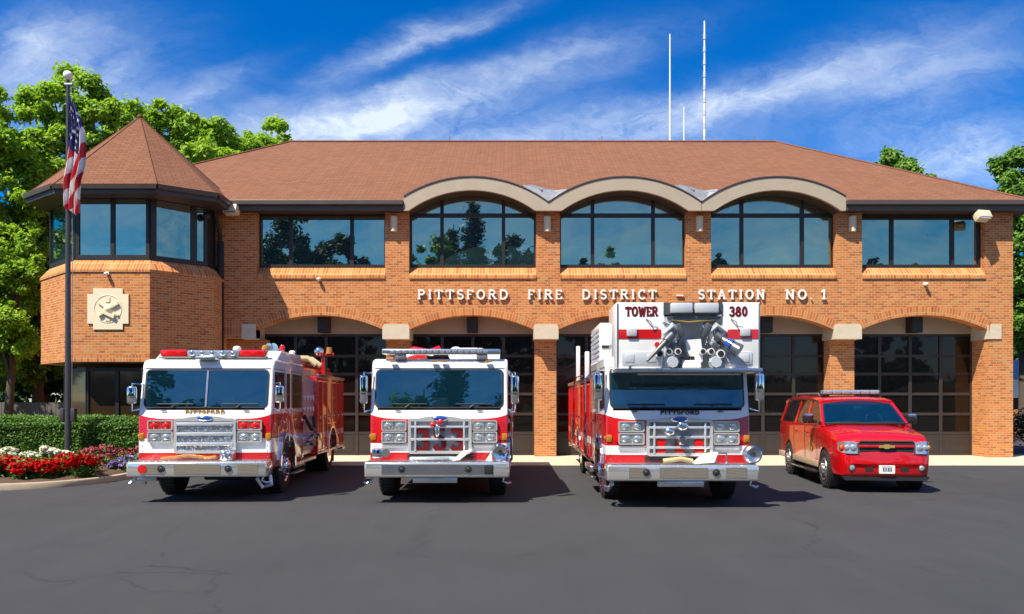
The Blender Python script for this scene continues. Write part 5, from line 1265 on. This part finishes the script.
def make_tree(name, x, y, h, rx, rz_, label, cat, mt, n=60, per=260, size=.15, trunk=.3, base=None, group=None, seed=0, cb=None):
    """crown between height cb and h, radius rx"""
    global rng; rng = np.random.default_rng(seed + 5); rnd = random.Random(seed)
    e = empty(name, (x, y, 0)); tag(e, label, cat, group)
    cb = h * .3 if cb is None else cb; cz = (h + cb) / 2; hz = (h - cb) / 2; cs = []; rs = []
    n = int(n * 2.6); per = int(per * 1.15); size = size * .80
    for i in range(n):
        d = rng.normal(size=3); d /= np.linalg.norm(d); q = .30 + .68 * rng.random() ** .6
        w = 1.0 - .25 * max(d[2], 0)
        lump = 1 + .22 * math.sin(3 * math.atan2(d[1], d[0]) + seed) + .12 * math.sin(5 * d[2] + seed * 2)
        cs.append((d[0] * rx * q * w * lump, d[1] * rx * q * w * lump, cz + d[2] * hz * q * 1.02)); rs.append(rx * rng.uniform(.10, .22))
    P, dr = clumps(cs, rs, per, .8, .2); quads_mesh('crown', leaf_quads(P, size, out=dr), mt, e)
    b = B(); top = cb + (h - cb) * .6
    b.tube([(0, 0, -.1), (.05, 0, h * .1), (.12 * math.sin(seed), .1, cb), (.2 * math.sin(seed), .1, top)], [trunk * 1.3, trunk, trunk * .8, trunk * .25], 8)
    for i in range(9):
        c = cs[rnd.randrange(n)]; z0 = cb * .8 + (top - cb) * rnd.random() * .7
        mid = (c[0] * .45, c[1] * .45, (z0 + c[2]) / 2 + .2)
        b.tube([(.1 * math.sin(seed), .08, z0), mid, c], [trunk * .38, trunk * .24, trunk * .08], 6)
    b.obj('trunk', M['bark'], e, smooth=60); return e
LG = leaf_mat('leaves_lime', (.13, .26, .018), (.26, .42, .035), (.44, .58, .075), .5)
MG = leaf_mat('leaves_green', (.060, .14, .014), (.12, .25, .028), (.22, .38, .055))
DG = leaf_mat('leaves_dark', (.008, .024, .006), (.018, .046, .010), (.035, .075, .014), .2)
HG = leaf_mat('leaves_hedge', (.045, .11, .018), (.09, .20, .032), (.20, .34, .08), .3)
def T(px, ytop, d, rpx, label, mt, ybot=None, seed=0, n=60, per=260, size=.15, cat='tree', name='tree', trunk=.3):
    h = PZ(ytop, d); r = rpx * d / FPX; cb = None if ybot is None else max(PZ(ybot, d), .6)
    return make_tree(name, PX(px, d), d, h, r, 0, label, cat, mt, n, per, size, trunk, seed=seed, cb=cb)
T(-12, 72, 34, 62, 'tall lime green tree at the far left, its crown filling the corner of the sky', LG, 300, 1, 80, 300, .14)
T(78, 70, 38, 56, 'bright green tree rising directly behind the flag and the flagpole top', LG, 260, 2, 70, 300, .15)
T(160, 96, 42, 56, 'lime green tree behind the pointed tower roof', LG, 260, 3, 60, 280, .16)
T(214, 116, 50, 44, 'lime green tree between the tower roof and the long roof ridge', LG, 240, 4, 50, 260, .18)
T(264, 118, 54, 48, 'broad crown just above the left end of the long roof ridge', LG, 240, 5, 60, 260, .18)
T(897, 148, 58, 42, 'small tree top peeping over the sloping right end of the roof', MG, 260, 6, 60, 240, .2)
T(1024, 142, 42, 52, 'tall dark green tree beyond the right end of the station', MG, 355, 7, 90, 280, .16)
T(6, 215, 29.5, 46, 'low leafy tree beside the tower with a sunlit top', LG, 378, 8, 50, 260, .10, trunk=.16)
T(-20, 235, 33, 50, 'leafy tree behind the board fence, left of the tower', MG, 395, 9, 70, 300, .12)
T(38, 200, 36, 40, 'leafy tree close behind the tower windows', MG, 395, 10, 70, 300, .13)
T(45, 255, 40, 66, 'dense dark tree far behind the board fence', DG, 398, 11, 90, 260, .16)
T(-60, 250, 42, 66, 'dense dark tree at the far left end of the fence', DG, 398, 12, 70, 260, .16)
T(-150, 120, 33, 70, 'big dark tree off to the side, mirrored in the angled tower window', MG, 380, 13, 60, 260, .16)
# trees across the street, seen only in the upper windows
def conifer(x, y, h, r, label, seed):
    global rng; rng = np.random.default_rng(seed); e = empty('conifer', (x, y, 0)); tag(e, label, 'tree'); P = []
    b = B(); b.tube([(0, 0, -.1), (0, 0, h * .5), (.1, 0, h)], [.35, .22, .03], 8)
    z = h * .08
    while z < h - .4:
        k = 9; rr = r * (1 - z / h) ** .85 * rng.uniform(.7, 1.12)
        for i in range(k):
            if rng.random() < .18: continue
            a = rng.uniform(0, 6.28); L = rr * rng.uniform(.6, 1.15)
            tip = Vector((math.cos(a) * L, math.sin(a) * L, z + rng.uniform(-.4, .35) * L * .6))
            b.tube([(0, 0, z), tip], [.05, .015], 4)
            m_ = int(40 * L) + 8; t = rng.random((m_, 1)) ** .7
            base = np.array((0, 0, z)) * (1 - t) + np.array(tip) * t
            P.append(base + rng.normal(size=(m_, 3)) * [.22, .22, .12])
        z += h * .028
    P = np.concatenate(P); quads_mesh('crown', leaf_quads(P, .22, asp=.35), DG, e); b.obj('trunk', M['bark'], e, smooth=60)
def RX(px, d): return (px - 512) * (2 * D + d) / FPX            # where a reflection in the front windows comes from, d metres behind the camera
def RZ(py, d): return EYE + (HY - py) * (2 * D + d) / FPX
conifer(RX(473, 12), -12, RZ(198, 12), 3.4, 'ragged tall conifer across the street, mirrored in the first arched window', 21)
conifer(RX(452, 15), -15, RZ(222, 15), 3.0, 'shorter conifer across the street beside the ragged tall one', 22)
for px, yt, d, rp, sd in ((286, 198, 14, 62, 31), (336, 224, 16, 36, 32), (432, 236, 13, 44, 33), (508, 238, 13, 42, 34), (584, 252, 14, 16, 35), (607, 244, 15, 20, 36),
                          (724, 246, 14, 20, 37), (878, 250, 14, 22, 38), (922, 250, 15, 14, 39), (62, 205, 14, 40, 40), (250, 236, 15, 30, 41)):
    lab = {31: 'big round tree across the street, mirrored in the leftmost long window', 32: 'round tree across the street, right of the biggest one', 33: 'broad tree across the street left of the conifers',
           34: 'broad tree across the street right of the conifers', 35: 'little tree across the street opposite the second arched window', 36: 'rounded tree across the street opposite the second arched window',
           37: 'low tree across the street opposite the third arched window', 38: 'low tree across the street opposite the rightmost window', 39: 'narrow tree across the street near the rightmost window',
           40: 'tree across the street mirrored in the tower window', 41: 'tree across the street between the tower and the long window'}[sd]
    make_tree('tree', RX(px, d), -d, RZ(yt, d), rp * (2 * D + d) / FPX, 0, lab, 'tree', DG if sd % 3 else MG, 46, 170, .24, .22, seed=sd, cb=2.5)

# hedge
rng = np.random.default_rng(3)
hx0, hx1, hy0, hy1, hz = -18.5, -9.5, 22.35, 23.5, 1.36
he = empty('hedge', ((hx0 + hx1) / 2, 22.9, .15)); tag(he, 'clipped green hedge behind the flower bed', 'hedge')
he_o = Vector(he.location)
def on_box(n):
    f = rng.random(n); P = np.zeros((n, 3)); x = rng.uniform(hx0, hx1, n); u = rng.random(n)
    top = f < .42; fr = ~top
    P[top] = np.stack([x[top], hy0 + (hy1 - hy0) * u[top], np.full(top.sum(), hz)], 1); P[fr] = np.stack([x[fr], np.full(fr.sum(), hy0), .2 + (hz - .2) * u[fr]], 1)
    wob = .018 * np.sin(P[:, 0] * 3.1) + .014 * np.sin(P[:, 0] * 7.7 + 1) + rng.normal(size=n) * .030
    P[top, 2] += wob[top]; P[fr, 1] -= wob[fr] * 1.2; P[:, 2] -= np.clip((hy0 + .12 - P[:, 1]) * 1.0, 0, .12) * (P[:, 2] > hz - .12)
    return P
quads_mesh('foliage', leaf_quads(on_box(42000) - np.array(he_o), .033, asp=.62), HG, he)
b = B(); b.box(hx0 + .05, hx1 - .5, hy0 + .12, hy1 - .1, .1, hz - .08); o = b.obj('dark_core', DG, he, loc=-he_o)  # dark box under the leaves, standing in for the hedge's inner shade

# flowering plants in the bed
RED = mat('red_petals', (.46, .003, .004), .8, spec=.1, var=.4, vs=30); WHT = mat('white_petals', (.72, .72, .55), .6, var=.2, vs=30)
PUR = mat('purple_petals', (.30, .16, .50), .6, var=.3, vs=30); PNK = mat('red_plume', (.30, .05, .06), .8, var=.4, vs=20)
FG = leaf_mat('leaves_flower', (.03, .10, .015), (.08, .19, .03), (.18, .30, .06), .2)
def flower_proto(seed, petal, h, r, nb, label, cat, group, name, plume=False, ball=.075):
    global rng; rng = np.random.default_rng(seed); e = empty(name); tag(e, label, cat, group)
    P, dr = clumps([(0, 0, h * .45)], [r], 420, .85, .3); P[:, 2] = np.maximum(P[:, 2], .02); quads_mesh('foliage', leaf_quads(P, .035, asp=.7), FG, e)
    Q = []
    for i in range(nb):
        a = rng.uniform(0, 6.28); q = r * 1.05 * rng.random() ** .6; c = np.array((math.cos(a) * q, math.sin(a) * q, h * rng.uniform(.72, 1.08) - q * .25))
        if plume: t = rng.random((40, 1)); Q.append(c * [1, 1, .6] + np.concatenate([t * .12 * math.cos(a), t * .12 * math.sin(a), t * h * .6], 1) + rng.normal(size=(40, 3)) * .02)
        else:
            d = rng.normal(size=(46, 3)); d /= np.linalg.norm(d, axis=1)[:, None]; Q.append(c + d * ball * [1, 1, .75])
    quads_mesh('blossoms', leaf_quads(np.concatenate(Q), .03, asp=.9), petal, e); return e
REDS = [flower_proto(50 + i, RED, .27 + .04 * i, .26 + .02 * i, 22 + 4 * i, 'red flowering plant in the mass of red blooms behind the kerb', 'flower', 'red flowering plants in the bed', 'red_flower_plant') for i in range(3)]
WHTS = [flower_proto(60, WHT, .42, .17, 13, 'white flowering plant in the row between the red flowers and the hedge', 'flower', 'white flowers along the hedge', 'white_flower_plant', ball=.045)]
PURS = [flower_proto(62, PUR, .26, .24, 15, 'low purple flowering plant at the right tip of the flower bed', 'flower', 'purple flowers at the tip of the bed', 'purple_flower_plant', ball=.05)]
PNKS = [flower_proto(64, PNK, .36, .20, 16, 'feathery dark red plume plant at the right end of the bed', 'flower', 'dark red plume plants', 'red_plume_plant', plume=True)]
def place(pro, pts):
    rnd = random.Random(9); used = set()
    for i, (x, y) in enumerate(pts):
        p = pro[i % len(pro)]; o = p if i < len(pro) else copy_tree(p)
        s_ = rnd.uniform(.85, 1.2); o.location = (x, y, .17); o.rotation_euler[2] = rnd.uniform(0, 6.28); o.scale = (s_, s_, s_ * rnd.uniform(.85, 1.15))
rnd = random.Random(4); pts = []
for row, (yy, xa, xb, st) in enumerate(((17.6, -15.0, -10.3, .56), (18.15, -15.2, -9.85, .50), (18.7, -15.4, -9.55, .48), (19.3, -15.6, -9.4, .48))):
    x = xa
    while x < xb:
        if not (row == 0 and rnd.random() < .35): pts.append((x + rnd.uniform(-.12, .12), yy + rnd.uniform(-.15, .15)))
        x += st
place(REDS, pts)
for o in [x for x in bpy.data.objects if x.name.startswith('red_flower_plant')]:
    y = o.location.y; o['label'] = 'red flowering plant in the ' + ('front row just behind the kerb' if y < 17.88 else 'second row back from the kerb' if y < 18.43 else 'third row back from the kerb' if y < 19.0 else 'rearmost red row, nearest the hedge')
place(WHTS, [(-13.6 + .22 * i + rnd.uniform(-.08, .08), 20.1 + rnd.uniform(-.15, .15)) for i in range(14)])
place(PURS, [(-9.45, 20.0), (-9.5, 20.6), (-9.35, 21.2), (-9.9, 21.0)]); place(PNKS, [(-10.0, 21.5), (-9.6, 21.7), (-10.5, 21.4), (-10.9, 21.6), (-9.8, 20.5), (-10.3, 20.7)])

# shrubs and low building beyond the right end, fence at the left
def shrub(x, y, h, r, label, mt, seed):
    global rng; rng = np.random.default_rng(seed); e = empty('shrub', (x, y, 0)); tag(e, label, 'shrub')
    cs = [(rng.uniform(-r, r), rng.uniform(-r, r) * .6, rng.uniform(h * .3, h * .8)) for _ in range(14)]
    P, dr = clumps(cs, [r * .42] * 14, 180); P[:, 2] = np.clip(P[:, 2], .03, h * 1.1); quads_mesh('foliage', leaf_quads(P, .06), mt, e)
    b = B()
    for c in cs[:6]: b.tube([(0, 0, -.02), (c[0] * .5, c[1] * .5, h * .3), c], [.04, .03, .01], 5)
    b.obj('stem', M['bark'], e)
shrub(19.0, D + 3.5, 1.5, 1.1, 'dark shrub at the foot of the right corner of the station', DG, 71)
shrub(21.6, D + 4.5, 1.4, 1.2, 'dark shrub in front of the low annex, farther from the station', DG, 72)
an = empty('annex', (30, 44, 0)); tag(an, 'low brown annex with a white fascia beyond the right end of the station', 'building')
b = B(); b.box(-4.2, 8, 0, 8, 0, 1.95); b.obj('wall', mat('brown_wall', (.10, .045, .028), .9, var=.3), an, smooth=0)
b = B(); b.box(-4.6, 8.4, -.6, 8.4, 1.96, 2.95); b.obj('fascia', M['letter'], an, smooth=0)
b = B(); b.prism([(-.7, 2.96), (8.5, 2.96), (8.5, 3.2), (1.2, 4.0)], 'x', -4.7, 8.5); b.obj('roof', M['grey'], an, smooth=0)
b = B(); b.box(-4.0, -2.4, -1.6, -.62, 0.0, 1.35); b.obj('planter', M['brick'], an, smooth=0)

def treeline(name, x0, x1, y0, y1, h, m, n, size, label=None):
    global rng; rng = np.random.default_rng(5); c = []
    for i in range(n):
        x = x0 + (x1 - x0) * rng.random(); c.append((x, y0 + (y1 - y0) * rng.random(), max(.3, (h * (.72 + .22 * math.sin(x * .31) + .10 * math.sin(x * .9))) * rng.random() ** .5)))
    P, dr = clumps(c, [1.5] * n, 90, .9, .1); o = quads_mesh(name, leaf_quads(P, size, out=dr), m); o['kind'] = 'stuff'; return o
treeline('woods', -75, 75, 60, 66, 9, DG, 1500, .33)
treeline('added_far_shrubbery', -70, 70, -52, -44, 7, DG, 1300, .38)  # unseen shrubbery, added behind the camera to darken the garage door reflections
fe = empty('board_fence', (-18, 30, 0)); tag(fe, 'weathered grey board fence behind the hedge', 'fence')
b = B(); x = -6.0; rnd = random.Random(2)
while x < 4.0: b.box(x, x + .135, -.012, .012, .05, 1.76 + rnd.uniform(-.02, .02)); x += .15
b.obj('boards', mat('weathered_wood', (.13, .115, .10), .9, var=.4, vs=6), fe, smooth=0)
for k in range(5):
    b = B(); b.box(-6 + k * 2.4, -5.9 + k * 2.4, .014, .11, 0, 1.7); b.obj('post', M['bark'], fe, smooth=0)
for z in (.5, 1.4):
    b = B(); b.box(-6, 4.1, .014, .05, z, z + .09); b.obj('rail', M['bark'], fe, smooth=0)

# flagpole and flag
fd = 21.9; fxx = PX(68, fd); fp = empty('flagpole', (fxx, fd, .18)); tag(fp, 'tall dark bronze flagpole with a white ball on top, standing in the flower bed', 'flagpole')
ztop = PZ(80, fd) - .18
POLE = mat('pole_bronze', (.085, .080, .085), .4, .5, var=.1)
b = B(); b.cyl((0, 0, 0), (0, 0, ztop), .085, .045, n=16); b.obj('pole', POLE, fp)
b = B(); b.sph((0, 0, ztop + .12), .12, seg=16, rings=10); b.cyl((0, 0, ztop), (0, 0, ztop + .05), .05, n=12); b.obj('finial', M['letter'], fp)
b = B(); b.cyl((-.08, 0, ztop - .12), (.13, 0, ztop - .12), .05, n=10); b.obj('pulley', M['dull'], fp)
for x0 in (-.19, .095):
    b = B(); b.box(x0, x0 + .11, -.07, .07, 1.10, 1.45, bev=.015); b.obj('cleat_box', POLE, fp)
b = B(); b.tube([(.10, -.02, ztop - .1), (.13, -.02, ztop * .5), (.11, -.02, 1.3)], .009, 5); b.obj('halyard', M['dull'], fp)
b = B(); b.cyl((0, 0, 0), (0, 0, .12), .16, .12, n=16); b.obj('collar', POLE, fp)
# flag hanging limp: long vertical folds
def flag_mat():
    m, t, p = new_mat('flag_cloth'); uv = t.add('ShaderNodeUVMap', {'uv_map': 'uv'}).outputs[0]; u, v, _ = t.sep(uv)[0:3]
    st = t.m('GREATER_THAN', t.m('MODULO', t.m('MULTIPLY', v, 13.0), 2.0), 1.0)          # v = 0 top stripe red
    c = t.mix(st, (.55, .012, .022), (.74, .72, .70))
    can = t.m('MULTIPLY', t.m('LESS_THAN', u, .40), t.m('LESS_THAN', v, .5385))
    gxx = t.m('SUBTRACT', t.m('FRACT', t.m('MULTIPLY', u, 15.0)), .5); gyy = t.m('SUBTRACT', t.m('FRACT', t.m('MULTIPLY', v, 9.3)), .5)
    star = t.m('LESS_THAN', t.m('ADD', t.m('MULTIPLY', gxx, gxx), t.m('MULTIPLY', gyy, gyy)), .05)
    c = t.mix(can, c, t.mix(star, (.014, .022, .13), (.74, .72, .70)))
    t.set(p.inputs['Base Color'], c); p.inputs['Roughness'].default_value = .7; p.inputs['Sheen Weight'].default_value = .2; return m
fl = empty('flag', (fxx, fd, PZ(104, fd))); fl.scale = (1.3, 1.2, 1); tag(fl, 'limp red, white and blue flag with stars and stripes hanging from the pole', 'flag')
me = bpy.data.meshes.new('flag_cloth'); bm = bmesh.new(); uvl = bm.loops.layers.uv.new('uv')
NU, NV = 56, 60; Ln = (PZ(104, fd) - PZ(216, fd)); grid = []
# s across the hanging bundle (0 at the pole), t down it; u = along the fly, v = down the hoist
for j in range(NV + 1):
    t = j / NV; row = []
    wd = .09 + .30 * min(t * 1.7, 1) + .06 * math.sin(t * 5); lean = .05 + .17 * t
    for i in range(NU + 1):
        s_ = i / NU
        x = .05 + lean * .35 + wd * s_ - (.16 * min(max((t - .25) * 2.2, 0), 1)) ; y_ = -.08 + (.030 + .07 * t) * math.sin(s_ * 21 + t * 2.2) + .03 * math.sin(s_ * 9 - t * 4)
        z = -Ln * t * (1 - .06 * abs(s_ - .55)) + .03 * math.sin(s_ * 14 + 2)
        if t > .9: z += (s_ - .75) * (t - .9) * -1.8
        row.append((bm.verts.new((x, y_, z)), (s_, t)))
    grid.append(row)
for j in range(NV):
    for i in range(NU):
        q = [grid[j][i], grid[j + 1][i], grid[j + 1][i + 1], grid[j][i + 1]]
        f = bm.faces.new([a[0] for a in q]); f.smooth = True
        for lp, (_, (s_, t)) in zip(f.loops, q):
            uu = min(t * .95 + .02 - .10 * s_, 1.0); vv = s_ * .50 + .16 * math.sin(s_ * 10) * .3 + t * .52
            lp[uvl].uv = (max(uu, 0), min(max(vv * (.9 + .1 * t), 0.0), .999))
bm.to_mesh(me); bm.free(); me.materials.append(flag_mat()); o = bpy.data.objects.new('cloth', me); COL.objects.link(o); o.parent = fl
b = B(); b.tube([(.05, -.03, .03), (.10, -.03, -.2)], .01, 5); b.obj('hoist_clip', M['dull'], fl)
